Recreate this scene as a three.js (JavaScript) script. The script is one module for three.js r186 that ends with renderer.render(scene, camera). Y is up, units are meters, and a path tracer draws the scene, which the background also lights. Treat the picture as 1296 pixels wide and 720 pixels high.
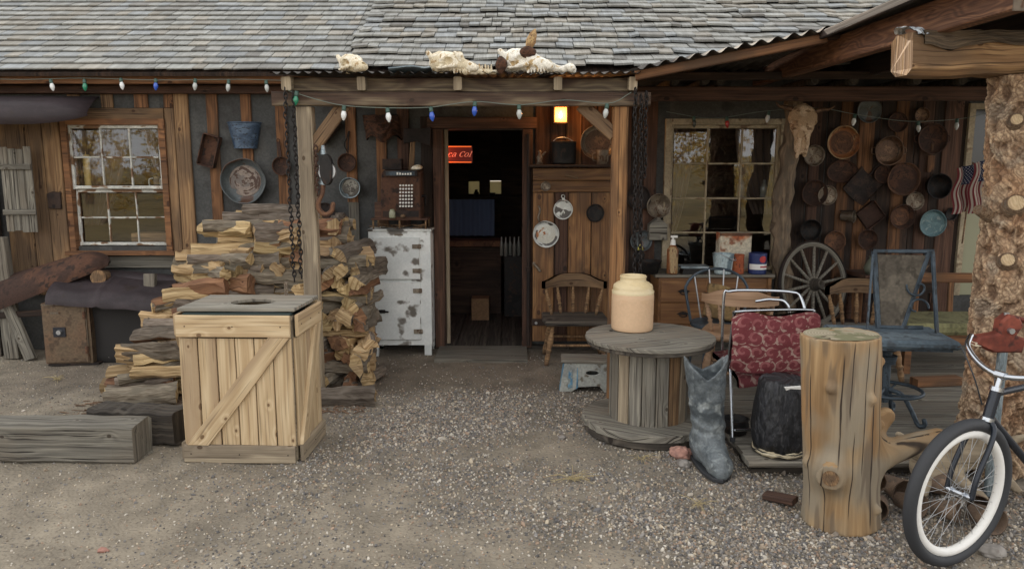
import * as THREE from 'three';
import { mergeGeometries, mergeVertices } from 'three/addons/utils/BufferGeometryUtils.js';
import { MarchingCubes } from 'three/addons/objects/MarchingCubes.js';
import { ImprovedNoise } from 'three/addons/math/ImprovedNoise.js';

// ---------------------------------------------------------------- camera, sky, sun, exposure
const scene = new THREE.Scene();
const camera = new THREE.PerspectiveCamera(41.51, 1024 / 568, 0.05, 2500);
camera.position.set(0, 1.6, 0);
camera.rotation.x = -8.7 * Math.PI / 180;
const renderer = new THREE.WebGLRenderer({ antialias: true });
renderer.toneMapping = THREE.LinearToneMapping;
renderer.toneMappingExposure = 2.05;
renderer.shadowMap.enabled = true;

const SUN = new THREE.Vector3(-0.12, 0.31, -0.87).normalize();
function makeSky() {
  const w = 256, h = 128, d = new Float32Array(w * h * 4);
  for (let j = 0; j < h; j++) for (let i = 0; i < w; i++) {
    const el = ((j + .5) / h - .5) * Math.PI;
    const e = Math.max(0, Math.sin(el));
    const k = 1.0 - .35 * e;                      // clear evening sky, paler low down
    const o = (j * w + i) * 4;
    d[o] = .93 * k; d[o + 1] = .925 * k; d[o + 2] = .925 * k; d[o + 3] = 1;
  }
  const t = new THREE.DataTexture(d, w, h, THREE.RGBAFormat, THREE.FloatType);
  t.mapping = THREE.EquirectangularReflectionMapping; t.magFilter = THREE.LinearFilter; t.needsUpdate = true;
  return t;
}
scene.background = makeSky();
scene.environment = scene.background;
const sun = new THREE.DirectionalLight(new THREE.Color(1, .88, .72), 3.2);
sun.position.copy(SUN).multiplyScalar(30);
sun.target.position.set(0, 0, -5); scene.add(sun.target);
sun.castShadow = true; sun.shadow.radius = 2; sun.shadow.mapSize.set(2048, 2048);
Object.assign(sun.shadow.camera, { left: -16, right: 16, top: 16, bottom: -16, near: 1, far: 70 });
scene.add(sun);

// ---------------------------------------------------------------- helpers
let _s = 20240611;
const rnd = () => { _s |= 0; _s = _s + 0x6D2B79F5 | 0; let t = Math.imul(_s ^ _s >>> 15, 1 | _s); t = t + Math.imul(t ^ t >>> 7, 61 | t) ^ t; return ((t ^ t >>> 14) >>> 0) / 4294967296; };
const R = (a, b) => a + (b - a) * rnd();
const pick = a => a[Math.floor(rnd() * a.length)];
const V = (x, y, z) => new THREE.Vector3(x, y, z);
const v3 = a => Array.isArray(a) ? V(...a) : a.clone();
const clamp = (x, a = 0, b = 1) => Math.min(b, Math.max(a, x));
const sst = (a, b, x) => { const t = clamp((x - a) / (b - a)); return t * t * (3 - 2 * t); };
const mix = (a, b, t) => a + (b - a) * t;
const PN = new ImprovedNoise(); const n3 = (x, y, z) => PN.noise(x, y, z);
const PI = Math.PI, D2 = PI / 180;

function hash(x, y, s) { let h = Math.imul(x, 374761393) + Math.imul(y, 668265263) + Math.imul(s, 974634777) | 0; h = Math.imul(h ^ h >>> 13, 1274126177); return ((h ^ h >>> 16) >>> 0) / 4294967296; }
function vn(x, y, px, py, s) {
  const xi = Math.floor(x), yi = Math.floor(y); let fx = x - xi, fy = y - yi; fx = fx * fx * (3 - 2 * fx); fy = fy * fy * (3 - 2 * fy);
  const a = ((xi % px) + px) % px, b = (a + 1) % px, c = ((yi % py) + py) % py, d = (c + 1) % py;
  return mix(mix(hash(a, c, s), hash(b, c, s), fx), mix(hash(a, d, s), hash(b, d, s), fx), fy);
}
function fbm(u, v, fx, fy, oct, s) { let a = .5, t = 0, n = 0; for (let i = 0; i < oct; i++) { t += a * vn(u * fx, v * fy, fx, fy, s + i * 17); n += a; a *= .5; fx *= 2; fy *= 2; } return t / n; }
const hex = c => [(c >> 16 & 255) / 255, (c >> 8 & 255) / 255, (c & 255) / 255];
const mc = (a, b, t) => [mix(a[0], b[0], t), mix(a[1], b[1], t), mix(a[2], b[2], t)];
function dtex(n, fn, srgb = true, m = n) {
  const d = new Uint8Array(n * m * 4);
  for (let j = 0; j < m; j++) for (let i = 0; i < n; i++) {
    const c = fn((i + .5) / n, (j + .5) / m), o = (j * n + i) * 4;
    if (typeof c === 'number') d[o] = d[o + 1] = d[o + 2] = clamp(c) * 255; else { d[o] = clamp(c[0]) * 255; d[o + 1] = clamp(c[1]) * 255; d[o + 2] = clamp(c[2]) * 255; }
    d[o + 3] = 255;
  }
  const t = new THREE.DataTexture(d, n, m, THREE.RGBAFormat, THREE.UnsignedByteType);
  t.wrapS = t.wrapT = THREE.RepeatWrapping; t.magFilter = THREE.LinearFilter; t.minFilter = THREE.LinearMipmapLinearFilter; t.generateMipmaps = true;
  if (srgb) t.colorSpace = THREE.SRGBColorSpace; t.needsUpdate = true; return t;
}
function ctex(w, h, draw) {
  const c = document.createElement('canvas'); c.width = w; c.height = h; draw(c.getContext('2d'), w, h);
  const t = new THREE.CanvasTexture(c); t.colorSpace = THREE.SRGBColorSpace; return t;
}
// wood: grain runs along u; 1 unit of u = 1 m, 1 unit of v = 0.5 m
function woodTex(o) {
  const { dark, light, stain = dark, st = .5, rings = 9, warp = .5, knots = 4, crack = .5, s = 1, n = 512 } = o;
  const A = hex(dark), B = hex(light), C = hex(stain), kn = [];
  for (let i = 0; i < knots; i++) kn.push([hash(i, 3, s), hash(i, 9, s), .006 + .012 * hash(i, 5, s)]);
  return dtex(n, (u, v) => {
    let w = (fbm(u, v, 2, 4, 3, s) - .5) * warp, kd = 0;
    for (const [ku, kv, kr] of kn) {
      let du = Math.abs(u - ku); du = Math.min(du, 1 - du); let dv = Math.abs(v - kv); dv = Math.min(dv, 1 - dv);
      const d = Math.hypot(du * .7, dv * .5); w += .25 * Math.exp(-d * d / (kr * kr * 9)) ; kd = Math.max(kd, sst(kr * 1.15, kr * .8, d));
    }
    const g1 = fbm(u, v + w * .04, 3, 70, 3, s + 1), g2 = fbm(u, v + w * .1, 2, 13, 3, s + 2), rg = .5 + .5 * Math.sin((v * rings + w * 5) * 2 * PI);
    const t = clamp((.5 * g1 + .3 * g2 + .2 * rg - .3) * 2.2);
    let c = mc(A, B, t);
    c = mc(c, C, st * sst(.46, .68, fbm(u, v, 2, 3, 4, s + 5)));
    const cr = sst(.7, .8, fbm(u, v + w * .03, 3, 80, 2, s + 9)) * crack; c = mc(c, [A[0] * .45, A[1] * .42, A[2] * .4], cr);
    return mc(c, [A[0] * .55, A[1] * .48, A[2] * .42], kd * .8);
  });
}
const woodBump = dtex(512, (u, v) => {
  const w = (fbm(u, v, 2, 4, 3, 3) - .5) * .5;
  return .35 + .5 * fbm(u, v + w * .04, 3, 70, 3, 4) - .45 * sst(.68, .8, fbm(u, v + w * .03, 3, 80, 2, 12));
}, false);
function blotch({ a, b, c = a, f = 4, f2 = 24, lo = .42, hi = .62, c1 = .6, c2 = .72, n = 256, s = 1, gr = .2 }) {
  const A = hex(a), B = hex(b), C = hex(c);
  return dtex(n, (u, v) => { let k = mc(A, B, sst(lo, hi, fbm(u, v, f, f, 5, s))); k = mc(k, C, sst(c1, c2, fbm(u, v, f2, f2, 4, s + 40))); const g = 1 - gr / 2 + gr * vn(u * 90, v * 90, 90, 90, s + 3); return [k[0] * g, k[1] * g, k[2] * g]; });
}
const grit = dtex(256, (u, v) => fbm(u, v, 8, 8, 5, 77), false);
const gritFine = dtex(256, (u, v) => fbm(u, v, 40, 40, 3, 78), false);

const wood = (o, rough = .85, bs = .003) => new THREE.MeshStandardMaterial({ map: woodTex(o), bumpMap: woodBump, bumpScale: bs, roughness: rough, vertexColors: true });
const paint = (o, rough = .6, metal = 0, bs = .0012) => new THREE.MeshStandardMaterial({ map: blotch(o), bumpMap: grit, bumpScale: bs, roughness: rough, metalness: metal, vertexColors: true });
const plain = (r, g, b, rough = .6, metal = 0, ex = {}) => { const m = new THREE.MeshStandardMaterial({ roughness: rough, metalness: metal, vertexColors: true, ...ex }); m.color.setRGB(r, g, b); return m; };

// ---- geometry
function fin(g, t) {
  if (g.index) g = g.toNonIndexed();
  if (!g.attributes.normal) g.computeVertexNormals();
  const n = g.attributes.position.count;
  if (!g.attributes.uv) boxUV(g);
  if (!g.attributes.color || t !== undefined) { const k = t === undefined ? [1, 1, 1] : typeof t === 'number' ? [t, t, t] : t, c = new Float32Array(n * 3); for (let i = 0; i < n; i++) c.set(k, i * 3); g.setAttribute('color', new THREE.BufferAttribute(c, 3)); }
  for (const k of Object.keys(g.attributes)) if (!['position', 'normal', 'uv', 'color'].includes(k)) g.deleteAttribute(k);
  return g;
}
function boxUV(g, k = 1, ox = rnd(), oy = rnd()) {         // uv in metres by dominant normal (non-indexed geometry)
  const p = g.attributes.position, n = p.count, uv = new Float32Array(n * 2), a = V(), b = V(), c = V();
  const I = g.index;
  if (I) { const nn = g.attributes.normal; for (let i = 0; i < n; i++) { const x = Math.abs(nn.getX(i)), y = Math.abs(nn.getY(i)), z = Math.abs(nn.getZ(i)); const P = [p.getX(i), p.getY(i), p.getZ(i)]; const q = x > y && x > z ? [P[2], P[1]] : y > z ? [P[0], P[2]] : [P[0], P[1]]; uv[i * 2] = q[0] * k + ox; uv[i * 2 + 1] = q[1] * k + oy; } }
  else for (let i = 0; i < n; i += 3) {
    a.fromBufferAttribute(p, i); b.fromBufferAttribute(p, i + 1); c.fromBufferAttribute(p, i + 2);
    const N = b.clone().sub(a).cross(c.clone().sub(a)), x = Math.abs(N.x), y = Math.abs(N.y), z = Math.abs(N.z);
    [a, b, c].forEach((q, j) => { const s = x > y && x > z ? [q.z, q.y] : y > z ? [q.x, q.z] : [q.x, q.y]; uv[(i + j) * 2] = s[0] * k + ox; uv[(i + j) * 2 + 1] = s[1] * k + oy; });
  }
  g.setAttribute('uv', new THREE.BufferAttribute(uv, 2)); return g;
}
// timber along x: W in y, T in z, chamfered, a little uneven; grain along x
function beam(L, W, T, o = {}) {
  const { seg = 2, ch = Math.min(.006, T * .22, W * .22), rough = .0015, tint = R(.8, 1.12), bow = 0, ragged = 0, W2 = W, T2 = T } = o;
  const oct = (w, t) => [[-w / 2 + ch, -t / 2], [w / 2 - ch, -t / 2], [w / 2, -t / 2 + ch], [w / 2, t / 2 - ch], [w / 2 - ch, t / 2], [-w / 2 + ch, t / 2], [-w / 2, t / 2 - ch], [-w / 2, -t / 2 + ch]];
  const st = []; for (let i = 0; i <= seg; i++) {
    const f = i / seg, j = [0, 0, 0, 0].map(() => [R(-1, 1) * rough, R(-1, 1) * rough]), by = bow * Math.sin(PI * f);
    st.push(oct(mix(W, W2, f), mix(T, T2, f)).map(([y, z], k) => { const q = j[Math.floor(((k + 1) % 8) / 2)], e = (i === 0 || i === seg) ? R(-1, 1) * ragged : 0; return [(f - .5) * L + e, y + q[0] + by, z + q[1]]; }));
  }
  const pos = [], uv = [], u0 = rnd() * 7, v0 = rnd() * 7, per = [0]; for (let k = 0; k < 8; k++) per.push(per[k] + Math.hypot(st[0][(k + 1) % 8][1] - st[0][k][1], st[0][(k + 1) % 8][2] - st[0][k][2]));
  const put = (p, u, v) => { pos.push(...p); uv.push(u, v); };
  for (let i = 0; i < seg; i++) for (let k = 0; k < 8; k++) {
    const a = st[i][k], b = st[i + 1][k], c = st[i + 1][(k + 1) % 8], d = st[i][(k + 1) % 8], ua = a[0] + u0, ub = b[0] + u0, va = per[k] * 2 + v0, vb = per[k + 1] * 2 + v0;
    put(a, ua, va); put(c, ub, vb); put(b, ub, va); put(a, ua, va); put(d, ua, vb); put(c, ub, vb);
  }
  for (const e of [0, seg]) for (let k = 1; k < 7; k++) { const q = e ? [st[e][0], st[e][k + 1], st[e][k]] : [st[e][0], st[e][k], st[e][k + 1]]; for (const p of q.reverse()) put(p, u0 + p[1] * .3, v0 + p[2] * 2); }
  const g = new THREE.BufferGeometry(); g.setAttribute('position', new THREE.Float32BufferAttribute(pos, 3)); g.setAttribute('uv', new THREE.Float32BufferAttribute(uv, 2)); g.computeVertexNormals();
  return fin(g, tint);
}
// timber from a to b; `up` is roughly the direction of W
function bb(a, b, W, T, o = {}, up = [0, 1, 0]) {
  a = v3(a); b = v3(b); const X = b.clone().sub(a), L = X.length(); X.normalize(); let Yv = v3(up); const Zv = X.clone().cross(Yv).normalize(); Yv = Zv.clone().cross(X);
  const g = beam(L, W, T, o); g.applyMatrix4(new THREE.Matrix4().makeBasis(X, Yv, Zv).setPosition(a.add(b).multiplyScalar(.5))); return g;
}
const vplank = (x0, x1, y0, y1, z, T, o = {}) => bb([(x0 + x1) / 2, y0, z], [(x0 + x1) / 2, y1, z], x1 - x0, T, o, [1, 0, 0]);   // upright plank in the wall plane, z = its middle
const hplank = (x0, x1, y0, y1, z, T, o = {}) => bb([x0, (y0 + y1) / 2, z], [x1, (y0 + y1) / 2, z], y1 - y0, T, o);
function bx(x0, x1, y0, y1, z0, z1, t) { const g = new THREE.BoxGeometry(x1 - x0, y1 - y0, z1 - z0).toNonIndexed(); g.translate((x0 + x1) / 2, (y0 + y1) / 2, (z0 + z1) / 2); g.deleteAttribute('uv'); return fin(boxUV(g), t); }
function rod(a, b, r0, r1 = r0, n = 10, t) {
  a = v3(a); b = v3(b); const L = a.distanceTo(b), g = new THREE.CylinderGeometry(r1, r0, L, n, 1); g.translate(0, L / 2, 0);
  g.applyQuaternion(new THREE.Quaternion().setFromUnitVectors(V(0, 1, 0), b.clone().sub(a).normalize())); g.translate(a.x, a.y, a.z); return fin(g, t);
}
function tube(pts, r, n = 8, seg, closed = false, t) { const c = new THREE.CatmullRomCurve3(pts.map(v3), closed, 'catmullrom', .5); const g = new THREE.TubeGeometry(c, seg || pts.length * 6, r, n, closed); const gs = [fin(g, t)]; if (!closed) for (const e of [pts[0], pts[pts.length - 1]]) { const q = v3(e), s = new THREE.SphereGeometry(r, n, 4); s.translate(q.x, q.y, q.z); gs.push(fin(s, t)); } return mergeGeometries(gs); }
function lathe(pts, n = 24, t) { const g = new THREE.LatheGeometry(pts.map(p => new THREE.Vector2(Math.max(p[0], 1e-4), p[1])), n); return fin(g, t); }
// turned spindle from a to b; prof = [[fraction along, radius], ...]
function spindle(a, b, prof, n = 10, t) { a = v3(a); b = v3(b); const L = a.distanceTo(b), g = lathe([[0, 0], ...prof.map(([f, r]) => [r, f * L]), [0, L]], n, t); g.applyQuaternion(new THREE.Quaternion().setFromUnitVectors(V(0, 1, 0), b.clone().sub(a).normalize())); g.translate(a.x, a.y, a.z); return g; }
const TURN = r => [[0, r * .7], [.08, r * .9], [.2, r * 1.1], [.3, r * .8], [.36, r * 1.35], [.4, r * .8], [.55, r * 1.25], [.68, r * 1.1], [.76, r * .7], [.8, r * 1.2], [.84, r * .75], [1, r * .7]];
// thick curved sheet: fn(s,t) -> Vector3
function shell(fn, nu, nv, th, tint, us = 1, vs = 1) {
  const P = [], N = []; const e = 1e-3;
  for (let j = 0; j <= nv; j++) for (let i = 0; i <= nu; i++) {
    const s = i / nu, t = j / nv, p = fn(s, t), a = fn(Math.min(1, s + e), t).sub(fn(Math.max(0, s - e), t)), b = fn(s, Math.min(1, t + e)).sub(fn(s, Math.max(0, t - e)));
    P.push(p); N.push(a.cross(b).normalize());
  }
  const pos = [], uv = [], nor = [], id = (i, j) => j * (nu + 1) + i;
  const face = (q, sgn) => { for (const k of sgn > 0 ? [0, 1, 2, 0, 2, 3] : [0, 2, 1, 0, 3, 2]) { const [i, j] = q[k], n = N[id(i, j)], p = P[id(i, j)]; pos.push(p.x + n.x * th / 2 * sgn, p.y + n.y * th / 2 * sgn, p.z + n.z * th / 2 * sgn); nor.push(n.x * sgn, n.y * sgn, n.z * sgn); uv.push(i / nu * us, j / nv * vs); } };
  for (let j = 0; j < nv; j++) for (let i = 0; i < nu; i++) { const q = [[i, j], [i + 1, j], [i + 1, j + 1], [i, j + 1]]; face(q, 1); face(q, -1); }
  const edge = (A, B) => { const m = []; for (const [i, j] of [A, B]) for (const s of [-1, 1]) { const n = N[id(i, j)], p = P[id(i, j)]; m.push([p.x + n.x * th / 2 * s, p.y + n.y * th / 2 * s, p.z + n.z * th / 2 * s]); } const [a, b, c, d] = m; const nn = v3(b).sub(v3(a)).cross(v3(c).sub(v3(a))).normalize(); for (const q of [a, c, b, b, c, d]) { pos.push(...q); nor.push(nn.x, nn.y, nn.z); uv.push(A[0] / nu * us, A[1] / nv * vs); } };
  for (let i = 0; i < nu; i++) { edge([i, 0], [i + 1, 0]); edge([i, nv], [i + 1, nv]); } for (let j = 0; j < nv; j++) { edge([0, j], [0, j + 1]); edge([nu, j], [nu, j + 1]); }
  const g = new THREE.BufferGeometry(); g.setAttribute('position', new THREE.Float32BufferAttribute(pos, 3)); g.setAttribute('normal', new THREE.Float32BufferAttribute(nor, 3)); g.setAttribute('uv', new THREE.Float32BufferAttribute(uv, 2));
  return fin(g, tint);
}
// flat outline in x,y with thickness th (z 0..th) and bevel
function slab(pts, th, bev = .004, holes = [], t) {
  const sh = new THREE.Shape(pts.map(p => new THREE.Vector2(...p))); for (const h of holes) sh.holes.push(new THREE.Path(h.map(p => new THREE.Vector2(...p))));
  const g = new THREE.ExtrudeGeometry(sh, { depth: th - 2 * bev, bevelEnabled: bev > 0, bevelThickness: bev, bevelSize: bev * .8, bevelSegments: 1, curveSegments: 8 }); g.translate(0, 0, bev); g.deleteAttribute('uv'); return fin(boxUV(g), t);
}
const circ = (cx, cy, rx, ry = rx, n = 16, a0 = 0) => Array.from({ length: n }, (_, i) => [cx + rx * Math.cos(a0 + i / n * 2 * PI), cy + ry * Math.sin(a0 + i / n * 2 * PI)]);
// mesh of a signed-distance field
function sdf(fn, lo, hi, res = 48, tint, uvk = 1) {
  const mcub = new MarchingCubes(res, new THREE.MeshBasicMaterial(), false, false, 150000); mcub.isolation = 0;
  const c = [0, 1, 2].map(i => (lo[i] + hi[i]) / 2), h = [0, 1, 2].map(i => (hi[i] - lo[i]) / 2), half = res / 2;
  for (let k = 0; k < res; k++) for (let j = 0; j < res; j++) for (let i = 0; i < res; i++) mcub.field[i + j * res + k * res * res] = -fn(c[0] + (i - half) / half * h[0], c[1] + (j - half) / half * h[1], c[2] + (k - half) / half * h[2]);
  mcub.update(); const n = mcub.count; const g = new THREE.BufferGeometry();
  const p = mcub.positionArray.slice(0, n * 3); for (let i = 0; i < n; i++) for (let a = 0; a < 3; a++) p[i * 3 + a] = c[a] + p[i * 3 + a] * h[a];
  g.setAttribute('position', new THREE.BufferAttribute(p, 3));
  let m = mergeVertices(g, Math.min(...h) / res * .02); m.computeVertexNormals(); m = m.toNonIndexed(); boxUV(m, uvk); return fin(m, tint);
}
const smin = (a, b, k) => { const h = clamp(.5 + .5 * (b - a) / k); return mix(b, a, h) - k * h * (1 - h); };
const cap = (x, y, z, a, b, r0, r1) => { const bx_ = b[0] - a[0], by = b[1] - a[1], bz = b[2] - a[2], px = x - a[0], py = y - a[1], pz = z - a[2], t = clamp((px * bx_ + py * by + pz * bz) / (bx_ * bx_ + by * by + bz * bz)); return Math.hypot(px - t * bx_, py - t * by, pz - t * bz) - mix(r0, r1, t); };
const ell = (x, y, z, c, r) => { const k = Math.hypot((x - c[0]) / r[0], (y - c[1]) / r[1], (z - c[2]) / r[2]); return (k - 1) * Math.min(r[0], r[1], r[2]); };
function jig(g, amp, f, sd = 0) { let m = g.index ? g : mergeVertices((() => { const q = g.clone(); q.deleteAttribute('uv'); q.deleteAttribute('normal'); q.deleteAttribute('color'); return q; })(), 1e-5); const p = m.attributes.position; for (let i = 0; i < p.count; i++) { const x = p.getX(i), y = p.getY(i), z = p.getZ(i); p.setXYZ(i, x + amp * n3(x * f + sd, y * f, z * f), y + amp * n3(x * f, y * f + sd + 9, z * f), z + amp * n3(x * f, y * f, z * f + sd + 5)); } m.computeVertexNormals(); return m; }

// ---- scene objects
const used = new Map();
function numbered(n) { const k = used.get(n) || 0; used.set(n, k + 1); return k ? n + '_' + String(k).padStart(3, '0') : n; }
function tag(o, label, category, group) { o.userData.label = label; o.userData.category = category; if (group) o.userData.group = group; return o; }
function thing(name, label, category, pos = [0, 0, 0], ry = 0, group) { const g = new THREE.Group(); g.name = numbered(name); g.position.set(...pos); g.rotation.y = ry; scene.add(g); return tag(g, label, category, group); }
function sub(name, parent) { const g = new THREE.Group(); g.name = name; parent.add(g); return g; }
function obj(name, geos, mat, parent = scene) {
  let g = Array.isArray(geos) ? (geos.length > 1 ? mergeGeometries(geos.map(q => fin(q))) : fin(geos[0])) : (geos.userData.grouped ? geos : fin(geos));
  const m = new THREE.Mesh(g, mat); m.name = parent === scene ? numbered(name) : name; m.castShadow = m.receiveShadow = true; parent.add(m); return m;
}
// the same with geometry given in world metres, for a part of an unturned thing
function wobj(name, geos, mat, parent) { let t = parent, o = V(0, 0, 0); while (t && t !== scene) { o.add(t.position); t = t.parent; } geos = (Array.isArray(geos) ? geos : [geos]); geos.forEach(g => g.translate(-o.x, -o.y, -o.z)); return obj(name, geos, mat, parent); }
// one-mesh thing: geometry in world metres, origin moved to `pos`
function solo(name, geos, mat, label, category, pos, group) { geos = Array.isArray(geos) ? geos : [geos]; geos.forEach(g => g.translate(-pos[0], -pos[1], -pos[2])); const m = obj(name, geos, mat); m.position.set(...pos); return tag(m, label, category, group); }

// ---------------------------------------------------------------- materials
const M = {
  pine: wood({ dark: 0xb09672, light: 0xcfba97, stain: 0xa58d70, st: .7, rings: 5, knots: 4, crack: .35, s: 11 }, .75, .0015),
  pineGrey: wood({ dark: 0x8a7c68, light: 0xb3a48b, stain: 0x75695a, st: .5, rings: 6, knots: 3, crack: .4, s: 12 }),
  grey: wood({ dark: 0x66625a, light: 0x969184, stain: 0x7a7062, st: .5, rings: 9, crack: .9, s: 13 }, .9, .005),
  greyDark: wood({ dark: 0x37322d, light: 0x655d52, stain: 0x40362d, st: .6, rings: 9, crack: .9, s: 14 }, .9, .005),
  brown: wood({ dark: 0x66462e, light: 0x966a46, stain: 0x54402f, st: .7, rings: 7, crack: .6, s: 15 }),
  tan: wood({ dark: 0x785b3f, light: 0xa88862, stain: 0x5f4c3a, st: .7, rings: 7, crack: .7, knots: 6, s: 16 }, .85, .004),
  red: wood({ dark: 0x402c22, light: 0x654838, stain: 0x36271f, st: .6, rings: 7, crack: .5, s: 17 }),
  door: wood({ dark: 0x69482c, light: 0x987046, stain: 0x503a28, st: .6, rings: 4, crack: .4, knots: 6, warp: .9, s: 18 }, .7),
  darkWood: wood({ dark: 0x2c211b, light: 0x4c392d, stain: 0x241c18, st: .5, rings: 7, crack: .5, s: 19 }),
  beam: wood({ dark: 0x5d5042, light: 0x918268, stain: 0x46342a, st: .9, rings: 4, crack: .8, knots: 5, warp: .8, s: 20 }, .85, .004),
  rafter: wood({ dark: 0x523526, light: 0x936a4c, stain: 0x4a3024, st: .2, rings: 8, warp: 3, crack: .3, knots: 2, s: 21 }, .7),
  split: wood({ dark: 0x957b56, light: 0xcbb28b, stain: 0x836e56, st: .5, rings: 6, crack: .3, knots: 2, s: 22 }, .85, .006),
  splitRed: wood({ dark: 0x7c5740, light: 0xa47c5b, stain: 0x654937, st: .5, rings: 6, crack: .5, knots: 2, s: 23 }, .85, .006),
  shingle: wood({ dark: 0x8b8b88, light: 0xa6a7a4, stain: 0x92908b, st: .25, rings: 2, crack: .12, knots: 0, s: 24 }, .9, .003),
  oak: wood({ dark: 0x69462a, light: 0x8f673f, stain: 0x5a3c26, st: .3, rings: 8, crack: .2, knots: 0, s: 25 }, .5, .001),
  peach: wood({ dark: 0x94755a, light: 0xb8977a, stain: 0x86694f, st: .4, rings: 6, crack: .2, knots: 1, s: 26 }, .6, .001),
  bare: wood({ dark: 0x96794f, light: 0xb89a70, stain: 0x8d887d, st: 1, rings: 3, crack: .45, knots: 0, warp: .3, s: 27 }, .75, .004),
};
M.grass = plain(.42, .34, .18, .9);
function barkTex(a, b, c, s) { const A = hex(a), B = hex(b), C = hex(c); return dtex(512, (u, v) => { const r = 1 - Math.abs(2 * fbm(u, v, 5, 14, 4, s) - 1), f = fbm(u, v, 24, 40, 3, s + 3); return mc(mc(A, B, clamp(r * 1.3 - .45 + (f - .5) * .8)), C, sst(.55, .7, fbm(u, v, 9, 12, 4, s + 8))); }); }
const barkBump = dtex(512, (u, v) => 1 - Math.abs(2 * fbm(u, v, 5, 14, 4, 30) - 1), false);
const bark = (a, b, c, s, bs = .012) => new THREE.MeshStandardMaterial({ map: barkTex(a, b, c, s), bumpMap: barkBump, bumpScale: bs, roughness: .95, vertexColors: true });
const worley = (u, v, fu, fv, s) => { const x = u * fu, y = v * fv, xi = Math.floor(x), yi = Math.floor(y); let a = 9, b = 9, id = 0; for (let i = -1; i < 2; i++) for (let j = -1; j < 2; j++) { const cx = xi + i, cy = yi + j, hx = ((cx % fu) + fu) % fu, hy = ((cy % fv) + fv) % fv, d = Math.hypot(cx + hash(hx, hy, s) - x, cy + hash(hx, hy, s + 1) - y); if (d < a) { b = a; a = d; id = hash(hx, hy, s + 2); } else if (d < b) b = d; } return [a, b - a, id]; };
// flaky bark of the trunk post: u = height in metres, v = one turn; returns [ridge height, flake height, tone]
const trunkCell = (u, v) => { const w = (fbm(u, v, 6, 8, 4, 611) - .5) * .16, r = 1 - Math.abs(2 * fbm(u + w * .6, v + w, 10, 20, 3, 612) - 1), B = worley(u + w, v + w, 34, 56, 613); return [sst(.45, .95, r), sst(0, .5, B[1]), B[2]]; };
M.barkTrunk = new THREE.MeshStandardMaterial({ map: dtex(600, (u, v) => { const [a, b, k] = trunkCell(u, v), f = fbm(u, v, 40, 50, 3, 618); let c = mc([.45, .36, .28], [.76, .66, .54], clamp(a * .85 + (k - .5) * .4 + (f - .5) * .7)); c = mc(c, [.62, .43, .29], sst(.5, .68, fbm(u, v, 5, 7, 4, 614)) * .35); c = mc(c, [.58, .55, .5], sst(.55, .7, fbm(u, v, 9, 9, 4, 619)) * .5); c = mc(c, [.3, .22, .17], (1 - b) * .35); const g = .85 + .3 * vn(u * 220, v * 220, 220, 220, 615); return c.map(q => q * g); }), bumpMap: dtex(400, (u, v) => { const [a, b] = trunkCell(u, v); return .4 * a + .3 * b + .3 * fbm(u, v, 60, 60, 2, 616); }, false), bumpScale: .007, roughness: .95, vertexColors: true });
M.barkLog = bark(0x544a40, 0x8a8074, 0x6c645a, 31, .008);
M.barkCedar = bark(0x54483c, 0x8a7863, 0x655a4d, 32);
M.tar = new THREE.MeshStandardMaterial({ map: blotch({ a: 0x434443, b: 0x4d4d4b, c: 0x3b3a39, f: 3, f2: 9, c1: .5, c2: .75, s: 5 }), bumpMap: grit, bumpScale: .004, roughness: .8, vertexColors: true });
M.rust = paint({ a: 0x412e26, b: 0x593d2e, c: 0x32251f, f: 6, s: 6 }, .85, .2);
M.rustDark = paint({ a: 0x2b2422, b: 0x40322b, c: 0x1f1a19, f: 6, s: 7 }, .75, .3);
M.rustOrange = paint({ a: 0x5f4435, b: 0x78553d, c: 0x4c3527, f: 7, s: 8 }, .85, .1);
M.mauve = paint({ a: 0x2e2629, b: 0x382f32, c: 0x2f2523, f: 4, f2: 9, s: 9 }, .65, .1);
M.enamel = paint({ a: 0xc9cbc6, b: 0xdddfda, c: 0x4e4a46, f: 6, f2: 7, c1: .63, c2: .68, s: 10, gr: .05 }, .35, 0, .0006);
M.fridge = paint({ a: 0xd3d6d4, b: 0xe2e4e1, c: 0x6a645c, f: 4, f2: 10, c1: .58, c2: .74, s: 110, n: 512, gr: .05 }, .5, 0, .0006);
M.enamelGrey = paint({ a: 0x4c5253, b: 0x60676a, c: 0x553d30, f: 5, f2: 8, c1: .58, c2: .7, s: 111 }, .4, .1);
M.blueEnamel = paint({ a: 0x3b4d63, b: 0x53667c, c: 0x2c333d, f: 6, s: 112 }, .4, .1);
M.galv = paint({ a: 0x7d8a90, b: 0xa1adb2, c: 0x6b7478, f: 9, s: 113 }, .45, .5);
M.iron = paint({ a: 0x1d1c1d, b: 0x2c2a29, c: 0x3a2c25, f: 6, s: 114 }, .6, .5);
M.tin = paint({ a: 0x6d6255, b: 0x8d8272, c: 0x543c2b, f: 7, s: 115 }, .5, .4);
M.copper = paint({ a: 0x5f4838, b: 0x7a5f49, c: 0x43342a, f: 5, s: 116 }, .5, .4);
M.teal = paint({ a: 0x48646a, b: 0x5a767b, c: 0x748484, f: 9, s: 117 }, .5, .2);
M.rustEnamel = paint({ a: 0xa58c66, b: 0x86542f, c: 0x62402a, f: 5, lo: .4, hi: .5, s: 118 }, .6, .1);
M.safe = paint({ a: 0x6a5946, b: 0x705540, c: 0x554536, f: 3, f2: 20, lo: .45, hi: .7, s: 119 }, .6, .2);
M.bone = paint({ a: 0xcfc2a6, b: 0xe6decb, c: 0xa78d68, f: 7, f2: 14, s: 120 }, .8, 0, .002);
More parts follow.
